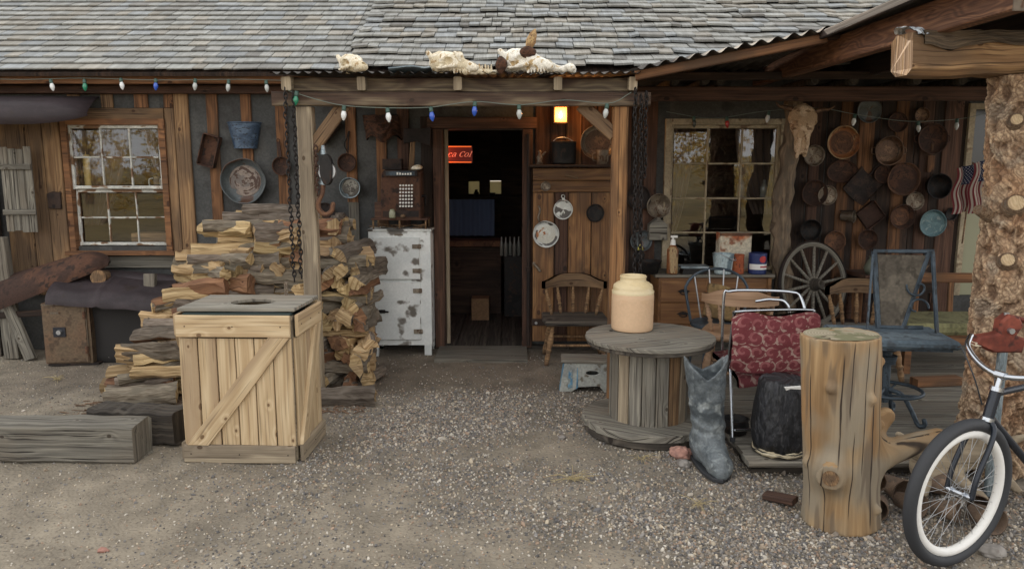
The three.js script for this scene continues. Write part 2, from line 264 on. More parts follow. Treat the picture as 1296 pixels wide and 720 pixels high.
M.boneTan = paint({ a: 0xae9273, b: 0xcbb295, c: 0x7d6248, f: 6, f2: 12, s: 121 }, .8, 0, .002);
M.boneWhite = paint({ a: 0xe2ddd0, b: 0xf0ece2, c: 0xb49a70, f: 7, f2: 10, c1: .62, c2: .75, s: 122 }, .8, 0, .003);
M.hide = paint({ a: 0x3a261c, b: 0x553828, c: 0x2a1c15, f: 9, s: 123 }, .95, 0, .004);
M.horn = paint({ a: 0x8b6b45, b: 0xb39463, c: 0x6a4d30, f: 5, s: 124 }, .6, 0);
M.corr = paint({ a: 0x4a4540, b: 0x5d5852, c: 0x4a3a30, f: 4, f2: 8, s: 125 }, .85, .15);
M.boot = new THREE.MeshStandardMaterial({ map: blotch({ a: 0x4b5256, b: 0x676e71, c: 0x8d9393, f: 7, f2: 10, c1: .5, c2: .72, s: 126, n: 512 }), bumpMap: grit, bumpScale: .01, roughness: .6, vertexColors: true });
M.blackRough = new THREE.MeshStandardMaterial({ map: blotch({ a: 0x1b1c1f, b: 0x2b2c30, c: 0x3a3a3c, f: 12, s: 127 }), bumpMap: grit, bumpScale: .02, roughness: .55, vertexColors: true });
M.redCast = paint({ a: 0x6b3327, b: 0x874636, c: 0x4d2a22, f: 6, s: 128 }, .7, .2);
M.paintGrey = paint({ a: 0x8a8d89, b: 0xa3a59e, c: 0x6d665a, f: 6, s: 129 }, .75);
M.paintBlue = paint({ a: 0x4f7893, b: 0x6a93ab, c: 0x8c918e, f: 8, s: 130 }, .7);
M.blueGrey = paint({ a: 0x3c4750, b: 0x505c66, c: 0x383c40, f: 6, s: 131 }, .55, .4);
M.clay = paint({ a: 0x6d5b4c, b: 0x85705d, c: 0x62564b, f: 6, s: 132 }, .9);
M.sashWhite = paint({ a: 0xb9b9b2, b: 0xd0d0c8, c: 0x75583f, f: 9, f2: 10, c1: .56, c2: .66, s: 133 }, .7);
M.sashCream = paint({ a: 0x94876f, b: 0xa89a80, c: 0x6f5b45, f: 8, f2: 10, c1: .64, c2: .74, s: 134 }, .7);
M.stone = paint({ a: 0x8b8680, b: 0xa8a29a, c: 0x736c66, f: 6, s: 135 }, .95, 0, .004);
M.stonePink = paint({ a: 0xa0776a, b: 0xb88f80, c: 0x8a6a60, f: 6, s: 136 }, .95, 0, .004);
M.chrome = plain(.5, .53, .57, .25, 1);
M.steel = plain(.45, .46, .47, .4, .9);
M.rubber = plain(.03, .032, .036, .65);
M.white = plain(.78, .77, .73, .5);
M.blackPaint = plain(.02, .025, .035, .25, .2);
M.concrete = paint({ a: 0x6d6860, b: 0x857f75, c: 0x5c574f, f: 6, s: 137 }, .95, 0, .003);
M.glass = new THREE.MeshPhysicalMaterial({ transmission: 1, thickness: 0, roughness: .02, ior: 1.9 }); M.glass.color.setRGB(.93, .95, .94);
const flat = (r, g, b, rough = .8) => plain(r, g, b, rough);
// ---------------------------------------------------------------- ground
const gravelD = (x, z) => {                               // how much loose gravel lies here, 0..1
  const path = sst(-2.0, -.6, x + .35 * n3(x * .8, 3, z * .8)) ;
  const patch = .5 + .9 * n3(x * .9 + 5, 0, z * .9) + .5 * n3(x * 2.3, 7, z * 2.3);
  const near = sst(-5.7, -5.1, z);
  return clamp((.12 + .95 * path * clamp(patch + .25 * sst(-2.2, -1.4, z) + .35 * sst(.3, 1.2, x))) * (.25 + .75 * near));
};
const gh = (x, z) => .03 * sst(-5.3, -6.1, z) * sst(3, 0, Math.abs(x)) + .012 * n3(x * .9, 1, z * .9) + .007 * n3(x * 3.3, 2, z * 3.3) + .004 * n3(x * 11, 4, z * 11) - .008;
{
  const xs = [], zs = [];
  const axis = (a, lo, hi, st, far) => { for (let k = 9; k > 0; k--) a.push(lo - far * Math.pow(k / 9, 4) - .2 * k); for (let q = lo; q < hi + 1e-6; q += st) a.push(q); for (let k = 1; k < 10; k++) a.push(hi + far * Math.pow(k / 9, 4) + .2 * k); };
  axis(xs, -6, 6, .045, 600); axis(zs, -6.6, -.6, .045, 600);
  const n = xs.length, m = zs.length, pos = new Float32Array(n * m * 3), col = new Float32Array(n * m * 3), uv = new Float32Array(n * m * 2), idx = [];
  for (let j = 0; j < m; j++) for (let i = 0; i < n; i++) {
    const x = xs[i], z = zs[j], o = j * n + i; pos.set([x, gh(x, z), z], o * 3); uv.set([x / 1.6, z / 1.6], o * 2);
    const g = gravelD(x, z), d = .5 + .5 * n3(x * 1.3, 9, z * 1.3), c = mc(mc([.46, .41, .33], [.355, .31, .245], d), [.26, .24, .212], g * .6);
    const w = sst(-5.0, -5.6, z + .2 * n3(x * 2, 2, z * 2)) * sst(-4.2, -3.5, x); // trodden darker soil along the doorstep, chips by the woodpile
    const md = sst(3.5, 7, z + 1.2 * n3(x * .3, 5, z * .3)); // dry golden meadow beyond the yard
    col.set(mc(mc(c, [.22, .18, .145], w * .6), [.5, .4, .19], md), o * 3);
    if (i < n - 1 && j < m - 1) { const a = o, b = o + 1, c2 = o + n, e = o + n + 1; idx.push(a, c2, b, b, c2, e); }
  }
  const g = new THREE.BufferGeometry(); g.setAttribute('position', new THREE.BufferAttribute(pos, 3)); g.setAttribute('uv', new THREE.BufferAttribute(uv, 2)); g.setAttribute('color', new THREE.BufferAttribute(col, 3)); g.setIndex(idx); g.computeVertexNormals();
  const map = dtex(1024, (u, v) => {
    let k = .8 + .3 * fbm(u, v, 14, 14, 5, 300) - .15 * fbm(u, v, 5, 5, 3, 301); let c = [k, k * .985, k * .96];
    const q = vn(u * 150, v * 150, 150, 150, 303); if (q > .8) c = mc(c, [1.05, 1.02, .98], (q - .8) * 3); else if (q < .16) c = mc(c, [.48, .46, .46], (.16 - q) * 4); return c.map(z => z * .92);
  });
  const bump = dtex(1024, (u, v) => .5 * fbm(u, v, 20, 20, 5, 300) + .5 * vn(u * 150, v * 150, 150, 150, 303), false);
  const mt = new THREE.MeshStandardMaterial({ map, bumpMap: bump, bumpScale: .012, roughness: .97, vertexColors: true });
  const o = new THREE.Mesh(g, mt); o.name = 'ground'; o.receiveShadow = true; o.userData.kind = 'structure'; scene.add(o);
}
// gravel
{
  const base = jig(mergeVertices((() => { const q = new THREE.IcosahedronGeometry(1, 0); q.deleteAttribute('uv'); q.deleteAttribute('normal'); return q; })()), .45, 1.1, 3); const N = 95000;
  const g = fin(base.toNonIndexed()); g.computeVertexNormals();
  const mt = plain(1, 1, 1, .8); const im = new THREE.InstancedMesh(g, mt, N); im.name = 'gravel';
  const pal = [[.24, .235, .235], [.15, .15, .16], [.32, .3, .28], [.45, .42, .38], [.3, .25, .2], [.12, .12, .125], [.6, .58, .54], [.36, .27, .21], [.2, .19, .185], [.28, .25, .22], [.24, .24, .25], [.52, .46, .37]];
  const mat = new THREE.Matrix4(), q = new THREE.Quaternion(), e = new THREE.Euler(), c = new THREE.Color(); let k = 0;
  while (k < N) {
    const z = -6.3 + 4.9 * Math.pow(rnd(), .85), w = Math.abs(z) * .72 + .2, x = R(-w, Math.min(w, 2.6)); const d = gravelD(x, z);
    if (rnd() > .75 * d * d + .2 * d + .05) continue;
    const big = rnd(); const s = (.003 + .0045 * rnd() + (big > .9 ? .005 * rnd() : 0) + (big > .997 ? .006 : 0)) * (.75 + .42 * d);
    e.set(R(0, 6.3), R(0, 6.3), R(0, 6.3)); q.setFromEuler(e); mat.compose(V(x, gh(x, z) + s * .25, z), q, V(s * R(.9, 1.5), s * R(.55, .8), s * R(.8, 1.1))); im.setMatrixAt(k, mat);
    const p = pick(pal), b = R(.65, 1.05); c.setRGB(p[0] * b * 1.05, p[1] * b, p[2] * b * .92); im.setColorAt(k, c); k++;
  }
  im.castShadow = im.receiveShadow = true; im.userData.kind = 'stuff'; tag(im, 'loose grey and white gravel scattered over the yard', 'gravel'); scene.add(im);
}
// ---------------------------------------------------------------- cabin
const WZ = -6.6;                                              // face of the front wall
const cabin = thing('cabin', 'old wooden cabin with tar paper walls, battens and a wood shingle roof', 'cabin', [-.25, 0, WZ]);
{
  const op = { lw: [-3.84, -3.03, .93, 1.99], dr: [-.6, .1, .0, 1.94], rw: [1.36, 2.32, .72, 1.99] };
  const z0 = WZ - .1, T = 2.36, X0 = -6.2, X1 = 5.6, g = [];
  g.push(bx(X0, op.lw[0], 0, T, z0, WZ), bx(op.lw[0], op.lw[1], 0, op.lw[2], z0, WZ), bx(op.lw[0], op.lw[1], op.lw[3], T, z0, WZ), bx(op.lw[1], op.dr[0], 0, T, z0, WZ), bx(op.dr[0], op.dr[1], op.dr[3], T, z0, WZ), bx(op.dr[1], op.rw[0], 0, T, z0, WZ), bx(op.rw[0], op.rw[1], 0, op.rw[2], z0, WZ), bx(op.rw[0], op.rw[1], op.rw[3], T, z0, WZ), bx(op.rw[1], X1, 0, T, z0, WZ));
  wobj('wall', g, M.tar, cabin);
  // room inside
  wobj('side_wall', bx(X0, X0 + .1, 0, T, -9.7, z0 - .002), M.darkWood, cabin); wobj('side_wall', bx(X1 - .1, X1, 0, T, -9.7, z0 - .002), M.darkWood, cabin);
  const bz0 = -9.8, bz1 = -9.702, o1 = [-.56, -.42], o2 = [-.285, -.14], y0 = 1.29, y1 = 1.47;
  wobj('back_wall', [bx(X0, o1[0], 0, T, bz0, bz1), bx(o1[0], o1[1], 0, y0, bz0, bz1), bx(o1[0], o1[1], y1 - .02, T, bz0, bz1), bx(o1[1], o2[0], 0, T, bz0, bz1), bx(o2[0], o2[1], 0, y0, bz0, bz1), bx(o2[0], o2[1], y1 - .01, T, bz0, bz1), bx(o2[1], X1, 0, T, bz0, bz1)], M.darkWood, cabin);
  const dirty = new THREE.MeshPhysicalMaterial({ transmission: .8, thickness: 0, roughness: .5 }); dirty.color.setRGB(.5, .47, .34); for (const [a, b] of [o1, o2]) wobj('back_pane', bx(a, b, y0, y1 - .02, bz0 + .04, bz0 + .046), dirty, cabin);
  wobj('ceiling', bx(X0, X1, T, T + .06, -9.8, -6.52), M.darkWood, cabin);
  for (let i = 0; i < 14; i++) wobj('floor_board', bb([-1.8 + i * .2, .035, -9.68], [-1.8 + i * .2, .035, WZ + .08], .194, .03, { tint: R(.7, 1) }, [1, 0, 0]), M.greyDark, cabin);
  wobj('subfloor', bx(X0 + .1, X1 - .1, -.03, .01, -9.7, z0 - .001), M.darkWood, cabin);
  // battens over the tar paper
  const bat = (x, w, y0, y1, m, t) => wobj('batten', vplank(x - w / 2, x + w / 2, y0, y1, WZ + .011, .022, { tint: t ?? R(.75, 1.05), seg: 3 }), m, cabin);
  bat(-2.575, .095, 1.1, 2.3, M.brown); bat(-2.56, .09, .1, 1.098, M.grey, .75); bat(-2.285, .09, 1.5, 2.3, M.brown); bat(-2.275, .085, .1, 1.498, M.greyDark); bat(-1.985, .095, 1.25, 2.3, M.brown); bat(-1.98, .09, .1, 1.248, M.grey, .6);
  bat(-1.39, .09, 1.32, 2.3, M.brown, 1.1); bat(-1.385, .09, .1, 1.318, M.grey, .7); bat(-1.13, .09, .1, 2.3, M.brown, .9); bat(-.94, .1, .1, 2.3, M.red, 1.1); bat(-.74, .1, .1, 2.05, M.darkWood);
  for (let x = 2.42; x < 4.9; x += .152) if (x > 4.5 || x < 3.8) wobj('board', vplank(x, x + R(.14, .149), .1, 2.3, WZ - .001, .02, { tint: R(.7, 1.15) }), M.darkWood, cabin);
  for (let x = .88; x < 1.25; x += .125) wobj('board', vplank(x, x + .12, .1, 2.3, WZ - .001, .02, { tint: R(.8, 1.1) }), M.darkWood, cabin);
  for (const [x, w, m, t] of [[.98, .1, M.red, .9], [1.2, .11, M.red, 1.1], [2.62, .09, M.red, .8], [2.88, .1, M.brown, .6], [3.06, .13, M.brown, .85], [3.36, .11, M.brown, .75], [3.58, .1, M.red, .9], [3.8, .16, M.red, 1.15], [4.5, .12, M.red, .8]]) bat(x, w, .1, 2.3, m, t);
  for (let i = 0; i < 5; i++) wobj('board', vplank(.2 + i * .135, .33 + i * .135, 1.6, 2.3, WZ + .012, .024, {}), i === 2 ? M.brown : M.red, cabin);
  // boards round the left window
  const bd = (x0, x1, y0, y1, t) => wobj('board', vplank(x0, x1, y0, y1, WZ + .0135, .027, { tint: t ?? R(.85, 1.1), seg: 3 }), M.tan, cabin);
  bd(-4.42, -4.2, .5, 2.1, .7); bd(-4.195, -4.055, .5, 2.1, .85); bd(-4.05, -3.9, .75, 2.12); bd(-2.985, -2.905, .7, 2.12, 1.05); bd(-2.9, -2.775, .1, 2.24, 1.0); bd(-2.99, -2.86, .3, .695, .7);
  for (const [a, b] of [[-3.81, -3.7], [-3.52, -3.42], [-3.235, -3.12], [-2.985, -2.905]]) wobj('stub_board', vplank(a, b, 2.124, 2.235, WZ + .013, .026, {}), a < -3.3 ? M.tan : M.brown, cabin);
  wobj('header_board', hplank(-3.9, -2.99, 2.02, 2.12, WZ + .016, .032, { seg: 4 }), M.tan, cabin);
  wobj('sill_board', hplank(-3.86, -2.97, .74, .85, WZ + .014, .028, { tint: .75 }), M.grey, cabin);
  // eave
  wobj('wall_plate', hplank(-5.6, -1.62, 2.238, 2.305, WZ + .05, .1, { seg: 8, tint: .95 }), M.red, cabin);
  wobj('fascia', hplank(-5.6, -1.5, 2.3, 2.362, -6.36, .07, { seg: 12, rough: .005, tint: 1.2 }), M.brown, cabin);
  wobj('soffit', bx(-5.6, 5.2, 2.366, 2.376, -6.7, -6.33), M.darkWood, cabin);
  // windows: frame, sashes, muntins and panes
  function win(label, x0, x1, rows, cols, mat, frameMat, z) {
    const w = sub('window', cabin); w.userData.label = label;
    const y0 = rows[0][0], y1 = rows[rows.length - 1][1];
    wobj('frame', [bx(x0 - .05, x0, y0 - .04, y1 + .05, WZ - .09, z + .03), bx(x1, x1 + .05, y0 - .04, y1 + .05, WZ - .09, z + .03), bx(x0, x1, y1, y1 + .05, WZ - .09, z + .028), bx(x0 - .08, x1 + .08, y0 - .075, y0 - .041, WZ - .09, z + .07)], frameMat, w);
    rows.forEach(([a, b, n], k) => {
      const zz = z - .012 - (rows.length - 1 - k) * -.0 - (k === 0 && rows.length > 1 ? .035 : 0), st = .024, ra = .03;
      wobj('sash', [vplank(x0, x0 + st, a, b, zz, .03, { tint: 1 }), vplank(x1 - st, x1, a, b, zz, .03, { tint: 1 }), hplank(x0 + st, x1 - st, a, a + ra, zz, .028, { tint: .95 }), hplank(x0 + st, x1 - st, b - ra, b, zz, .028, { tint: 1 })], mat, w);
      const W = (x1 - x0 - 2 * st) / cols, H = (b - a - 2 * ra) / n;
      for (let i = 1; i < cols; i++) wobj('muntin', vplank(x0 + st + i * W - .007, x0 + st + i * W + .007, a + ra, b - ra, zz, .022, {}), mat, w);
      for (let j = 1; j < n; j++) for (let i = 0; i < cols; i++) wobj('muntin', hplank(x0 + st + i * W + .007, x0 + st + (i + 1) * W - .007, a + ra + j * H - .0075, a + ra + j * H + .0075, zz, .02, {}), mat, w);
      for (let i = 0; i < cols; i++) for (let j = 0; j < n; j++) { const p = new THREE.PlaneGeometry(W - .016, H - .016); p.rotateX(R(-.012, .012)); p.rotateY(R(-.012, .012)); p.translate(x0 + st + (i + .5) * W, a + ra + (j + .5) * H, zz); wobj('pane', p, M.glass, w); }
    });
  }
  win('white peeling twelve pane window with wooden surround', -3.83, -3.035, [[.935, 1.43, 2], [1.432, 1.98, 2]], 3, M.sashWhite, M.brown, WZ + .012);
  win('cream twelve pane window under the side porch', 1.37, 2.31, [[.725, 1.98, 4]], 3, M.sashCream, M.sashCream, WZ + .02);
  // doorway
  const fr = sub('door_frame', cabin);
  wobj('jamb', vplank(-.68, -.59, .04, 1.94, WZ + .03, .14, { tint: 1 }), M.red, fr); wobj('jamb', vplank(.09, .175, .04, 1.94, WZ + .03, .14, { tint: .9 }), M.red, fr);
  wobj('lintel', hplank(-.72, .21, 1.945, 2.04, WZ + .035, .15, {}), M.red, fr);
  wobj('door_stop', vplank(-.588, -.555, .055, 1.94, WZ - .02, .05, { tint: .95 }), M.pineGrey, fr);
  wobj('doorstep', hplank(-.645, .13, .0, .052, -6.28, .5, { ch: .008, tint: .8 }), M.grey, cabin);
  // plank door folded back against the wall
  const dr = sub('door', cabin); dr.userData.label = 'red brown plank door folded back against the wall';
  const dz = -6.44; let x = .175; for (const w of [.19, .115, .2, .165]) { wobj('plank', vplank(x + .003, x + w - .003, .115, 1.405, dz, .03, {}), w === .115 ? M.red : M.door, dr); x += w; }
  wobj('plank', hplank(.178, .842, 1.41, 1.505, dz + .002, .034, { tint: .75 }), M.door, dr); wobj('plank', hplank(.178, .842, 1.51, 1.61, dz, .03, { tint: .8 }), M.door, dr);
  wobj('batten', hplank(.2, .83, .3, .4, dz - .03, .028), M.door, dr); wobj('batten', hplank(.2, .83, 1.2, 1.3, dz - .03, .028), M.door, dr);
  const hg = wobj('strap_hinge', [bx(.17, .42, .255, .315, dz + .017, dz + .024)], M.rustDark, dr); wobj('bolt', rod([.21, .28, dz + .02], [.21, .28, dz + .04], .012), M.steel, hg);
  wobj('handle', [rod([.19, .8, dz + .02], [.245, .735, dz + .06], .012), rod([.19, .8, dz], [.19, .8, dz + .03], .014)], M.tin, dr);
  wobj('latch', tube([[.235, 1.16, dz + .02], [.225, 1.2, dz + .035], [.24, 1.26, dz + .025], [.228, 1.29, dz + .02]], .009, 6), M.tin, dr);
  wobj('pipe', [rod([.145, .06, -6.5], [.145, 1.9, -6.5], .018, .018, 10), rod([.145, .72, -6.5], [.145, .76, -6.5], .026, .026, 10)], M.rustDark, cabin);
  // shelf over the door
  const sh = sub('shelf', cabin); wobj('board', bb([.14, 1.632, -6.47], [.86, 1.632, -6.47], .02, .24, {}), M.darkWood, sh); wobj('bracket', bb([.18, 1.61, -6.5], [.18, 1.54, -6.58], .03, .02), M.darkWood, sh);
  // glazed door frame behind the trunk post
  const gd = sub('window', cabin); gd.userData.label = 'tall narrow window with pale green glass behind the trunk post';
  wobj('frame', [bx(3.92, 3.97, .5, 2.16, WZ, WZ + .04), bx(4.42, 4.47, .5, 2.16, WZ, WZ + .04), bx(3.97, 4.42, 2.11, 2.16, WZ, WZ + .038), bx(3.97, 4.42, 1.42, 1.47, WZ, WZ + .038)], M.sashCream, gd);
  wobj('pane', bx(3.97, 4.42, 1.47, 2.11, WZ + .003, WZ + .012), plain(.05, .05, .045, .15), gd); wobj('pane', bx(3.97, 4.42, .5, 1.42, WZ + .003, WZ + .012), plain(.3, .3, .2, .25), gd);

  // roof and shingles
  const rf = sub('roof', cabin), a = 30 * D2, ey = 2.384, ez = -6.26, cs = Math.cos(a), sn = Math.sin(a);
  const W = (x, s, n) => [x, ey + s * sn + n * cs, ez - s * cs + n * sn];
  const hexa = (c, tint, u0, v0) => { const F = [[0, 1, 2, 3], [4, 7, 6, 5], [0, 4, 5, 1], [1, 5, 6, 2], [2, 6, 7, 3], [3, 7, 4, 0]], pos = [], uv = []; const w = Math.hypot(...c[1].map((q, i) => q - c[0][i])); for (const f of F) for (const k of [0, 2, 1, 0, 3, 2]) { pos.push(...c[f[k]]); const id = f[k] % 4; uv.push(u0 + (id > 1 ? .25 : 0) + (f[k] > 3 ? .01 : 0), v0 + (id === 1 || id === 2 ? w * 2 : 0)); } const g = new THREE.BufferGeometry(); g.setAttribute('position', new THREE.Float32BufferAttribute(pos, 3)); g.setAttribute('uv', new THREE.Float32BufferAttribute(uv, 2)); g.computeVertexNormals(); return fin(g, tint); };
  wobj('sheathing', [hexa([W(-6.3, -.02, -.03), W(5.7, -.02, -.03), W(5.7, 4.1, -.03), W(-6.3, 4.1, -.03), W(-6.3, -.02, -.004), W(5.7, -.02, -.004), W(5.7, 4.1, -.004), W(-6.3, 4.1, -.004)], 1, 0, 0)], M.darkWood, rf);
  { const ry = ey + 4.1 * sn, rz = ez - 4.1 * cs; wobj('back_slope', bb([-.3, ry - .02, rz], [-.3, 2.36, rz - (ry - 2.36) / Math.tan(a)], .03, 12, { ch: .004 }), M.shingle, rf); }
  const parts = [], rest = [], EX = .126;
  const seamX = -1.39;
  for (let i = 0; i < 22; i++) {
    const s0 = i * EX - .015; let x = -5.7 + R(0, .1);
    while (x < 5.3) {
      let w = rnd() < .25 ? R(.085, .12) : R(.12, .235); const right = x > seamX; if (!right && x + w > seamX) w = Math.max(.06, seamX - x);
      const lift = right ? .022 + .006 * Math.sin(i * 2.1 + x * 3) : 0, cu = right ? R(.0, .016) : R(0, .005), cu2 = right ? R(.0, .016) : R(0, .005), th = right ? R(.013, .02) : R(.009, .013), sk = R(-.008, .008) * (right ? 1.3 : .7), gp = R(.004, .007);
      const x1 = x + w - gp, n0 = .024 + lift, len = .25;
      const wav = right ? .012 * n3(x * 2.2, i * .35, 0) : .004 * n3(x * 2, i * .4, 0);
      const c = [W(x, s0 + sk + wav, n0 + cu), W(x1, s0 - sk * .3 + wav, n0 + cu2), W(x1, s0 + len, lift), W(x, s0 + len, lift), W(x, s0 + sk + wav, n0 + cu + th), W(x1, s0 - sk * .3 + wav, n0 + cu2 + th), W(x1, s0 + len, lift + .003), W(x, s0 + len, lift + .003)];
      const b = R(.82, 1.16), q = rnd(); const tint = q < .12 ? [b * 1.03, b * .97, b * .89] : q < .3 ? [b * .94, b * .98, b * 1.03] : q < .36 ? [b * .7, b * .68, b * .66] : [b, b, b * .98];
      const g = hexa(c, tint, rnd() * 5, rnd() * 5);
      const d = -c[0][2], inView = x > -.72 * d - .1 && x < (i < 3 ? .9 : .9 + (i - 2) * .42);
      if (inView && parts.length < 300) parts.push(g); else rest.push(g);
      x += w;
    }
  }
  for (const g of parts) wobj('shingle', g, M.shingle, rf);
  const f = wobj('shingle_field', rest, M.shingle, rf); f.userData.kind = 'stuff';
}
// ---------------------------------------------------------------- porch over the door
function corr(x0, x1, yf, zf, yb, zb, wl = .068, amp = .0085, yf1 = yf, yb1 = yb, zf1 = zf, tint) {   // corrugated sheet, ridges front to back
  const n = Math.max(8, Math.round((x1 - x0) / wl * 8));
  return shell((s, t) => { const x = mix(x0, x1, s), w = amp * Math.sin(x / wl * 2 * PI) + .01 * n3(x * 1.3, t * 2, 4), f = mix(yf, yf1, s), b = mix(yb, yb1, s); return V(x, mix(f, b, t) + w + .004 * n3(x * 5, t * 6, 1) * (1 - t), mix(mix(zf, zf1, s), zb, t)); }, n, 6, .003, tint, (x1 - x0) * 1.5, 2);
}
const porch = thing('porch', 'rustic timber porch with corrugated metal roof over the cabin door', 'porch', [-.32, 0, -5.1]);
{
  const Z = -5.1;
  const post = (x, m, l) => { const p = wobj('post', bb([x, -.02, Z - .04], [x, 2.012, Z - .04], .105, .1, { seg: 7, rough: .003, ch: .01, tint: x > 0 ? [1.16, 1.0, .84] : 1.05 }, [1, 0, 0]), m, porch); p.userData.label = l; };
  post(-1.385, M.pineGrey, 'grey weathered square post behind the crate'); post(.725, M.tan, 'brown square post beside the cable spool');
  wobj('beam', hplank(-1.585, .915, 2.016, 2.106, Z + .005, .06, { seg: 10, rough: .003, tint: 1.0 }), M.beam, porch);
  wobj('beam', hplank(-1.49, .8, 2.11, 2.2, Z - .045, .09, { seg: 10, rough: .004, tint: .85 }), M.beam, porch);
  for (const [x, t] of [[-1.475, 1.1], [-.985, .8], [-.355, .95], [.3, .95], [.79, 1.1]]) wobj('rafter', bb([x, 2.155, Z + .07], [x, 2.3, WZ + .03], .085, x < -1.3 ? .065 : .055, { tint: t }), M.pineGrey, porch);
  wobj('brace', bb([-1.345, 1.74, Z - .03], [-1.12, 2.03, Z - .03], .09, .04, { tint: 1.1 }), M.tan, porch);
  wobj('brace', bb([.685, 1.83, Z - .03], [.46, 2.03, Z - .03], .09, .04, { tint: 1 }), M.tan, porch);
  for (let i = 0; i < 4; i++) wobj('roof_sheet', corr(-1.56 + i * .585, -1.56 + (i + 1) * .585 + .05, 2.213 + (i % 2) * .004, Z + .13, 2.35 + (i % 2) * .004, -6.3, .068, .0085, undefined, undefined, undefined, R(.8, 1.2)), M.corr, porch);
}
// ---------------------------------------------------------------- side porch on the right
const deck = thing('porch_deck', 'low grey plank deck of the side porch', 'deck', [2.9, 0, -5.1]);
{
  let z = -3.75, k = 0; while (z > -6.5) { const w = .135; wobj('plank', bb([1.25 + R(-.012, .012), .066, z - w / 2], [4.7, .066, z - w / 2], .03, w - .006, { tint: k === 0 ? 1.15 : R(.75, 1.05), seg: 4 }), M.grey, deck); z -= w; k++; }
  wobj('joist', bx(1.28, 4.6, -.02, .048, -6.45, -3.82), M.greyDark, deck);
}
const side = thing('side_porch', 'open lean-to porch with dark rafters resting on a bark covered trunk post', 'porch', [2.9, 0, -4.6]);
{
  const rz0 = -3.2, rz1 = -6.58;
  wobj('rafter', bb([2.09, 2.325, rz0], [2.09, 2.385, rz1], .16, .075, { seg: 8, tint: 1 }), M.rafter, side).userData.label = 'broad brown rafter with swirling grain';
  wobj('end_cap', bx(2.045, 2.135, 2.24, 2.41, rz0 + .002, rz0 + .01), M.tin, side);
  for (const x of [2.75, 3.4, 4.05]) wobj('rafter', bb([x, 2.34, rz0 - .2], [x, 2.39, rz1], .14, .06, {}), M.darkWood, side);
  // rim boards under the rising sheet edge
  wobj('edge_board', bb([.8, 2.2, -5.02], [1.95, 2.405, -4.82], .06, .035, { seg: 4, tint: .75 }), M.brown, side);
  wobj('purlin', bb([.95, 2.3, -5.9], [4.6, 2.33, -5.9], .06, .05, {}), M.darkWood, side);
  wobj('purlin', bb([1.96, 2.425, -4.9], [4.6, 2.425, -4.9], .03, .06, {}), M.darkWood, side);
  wobj('purlin', bb([2.14, 2.4, -3.4], [4.6, 2.4, -3.4], .05, .06, {}), M.darkWood, side);
  for (let i = 0; i < 2; i++) wobj('roof_sheet', corr(.8 + i * .58, .8 + (i + 1) * .58 + .03, 2.24 + i * .112, -4.95 + i * .1, 2.37, -6.35, .095, .014, 2.24 + (i + 1) * .112, 2.4, -4.95 + (i + 1) * .1, R(.8, 1.1)), M.corr, side);
  for (let i = 0; i < 4; i++) wobj('roof_sheet', corr(1.92 + i * .7, 1.92 + (i + 1) * .7 + .04, 2.452 + (i % 2) * .003, -2.95, 2.462 + (i % 2) * .003, -6.3, .075, .0085, undefined, undefined, undefined, R(.7, 1)), M.corr, side);
  wobj('edge_board', bb([1.915, 2.415, -2.98], [1.915, 2.42, -4.84], .05, .03, {}), M.darkWood, side);
  // inner beam with rafter stubs
  wobj('wall_beam', hplank(.93, 4.6, 2.13, 2.235, -6.0, .09, { seg: 10, rough: .003, tint: .95 }), M.red, side);
  for (const x of [1.25, 1.48, 1.6, 2.32, 2.62, 3.1, 3.45, 3.75]) wobj('stub', rod([x, 2.275, -5.9], [x, 2.275, -6.56], .035, .04, 9, R(.7, 1)), M.greyDark, side);
  // hewn log on the trunk
  const L = wobj('log_beam', bb([1.945, 2.158, -3.86], [4.5, 2.165, -3.86], .2, .2, { seg: 26, rough: .009, ch: .03, ragged: .01, tint: 1.2 }), M.tan, side); L.userData.label = 'hewn log beam lying on the trunk post';
  wobj('plastic_wrap', shell((s, u) => { const a = mix(-.6, .9, s), r = .122 + .012 * n3(s * 7, u * 5, 3); return V(mix(1.93, 1.985, u) - .03 * Math.sin(s * 5), 2.17 + r * Math.cos(a) * 1.0, -3.85 + r * Math.sin(a)); }, 30, 8, .002), plain(.5, .54, .58, .2), L);
  wobj('bark_strip', shell((s, u) => V(mix(1.99, 4.4, s), mix(2.265, 2.2 + .05 * n3(s * 9, 1, 3) + .02 * n3(s * 30, 2, 1), u) + .004 * n3(s * 60, u * 4, 7), -3.75 + .006 * n3(s * 40, u * 6, 5) - .02 * (1 - u) * (1 - u)), 90, 6, .008), M.barkCedar, L);
  // trunk post with bark
  const tp = sub('trunk_post', side); tp.userData.label = 'tree trunk post with rough bark and sawn limb stubs';
  const H = 2.06, nu = 150, nv = 290, cx = x => 0; const pos = [], uv = [], idx = [];
  const rad = (th, y) => { const c = Math.cos(th), s = Math.sin(th), [p, q] = trunkCell(y, th / (2 * PI)); return .14 + .015 * (1 - y / H) + .02 * n3(c * .9, y * 1.3, s * .9 + 4) + .022 * p + .006 * q + .007 * n3(c * 5, y * 8, s * 5) + .006 * n3(c * 12, y * 17, s * 12); };
  for (let j = 0; j <= nv; j++) for (let i = 0; i <= nu; i++) { const th = i / nu * 2 * PI, y = j / nv * H, r = rad(i === nu ? 0 : th, y), ox = .03 * Math.sin(y * 1.7) - .01 * (1 - y / H); pos.push(ox + r * Math.cos(th), y, r * Math.sin(th)); uv.push(y, i / nu); if (i < nu && j < nv) { const a = j * (nu + 1) + i; idx.push(a, a + nu + 1, a + 1, a + 1, a + nu + 1, a + nu + 2); } }
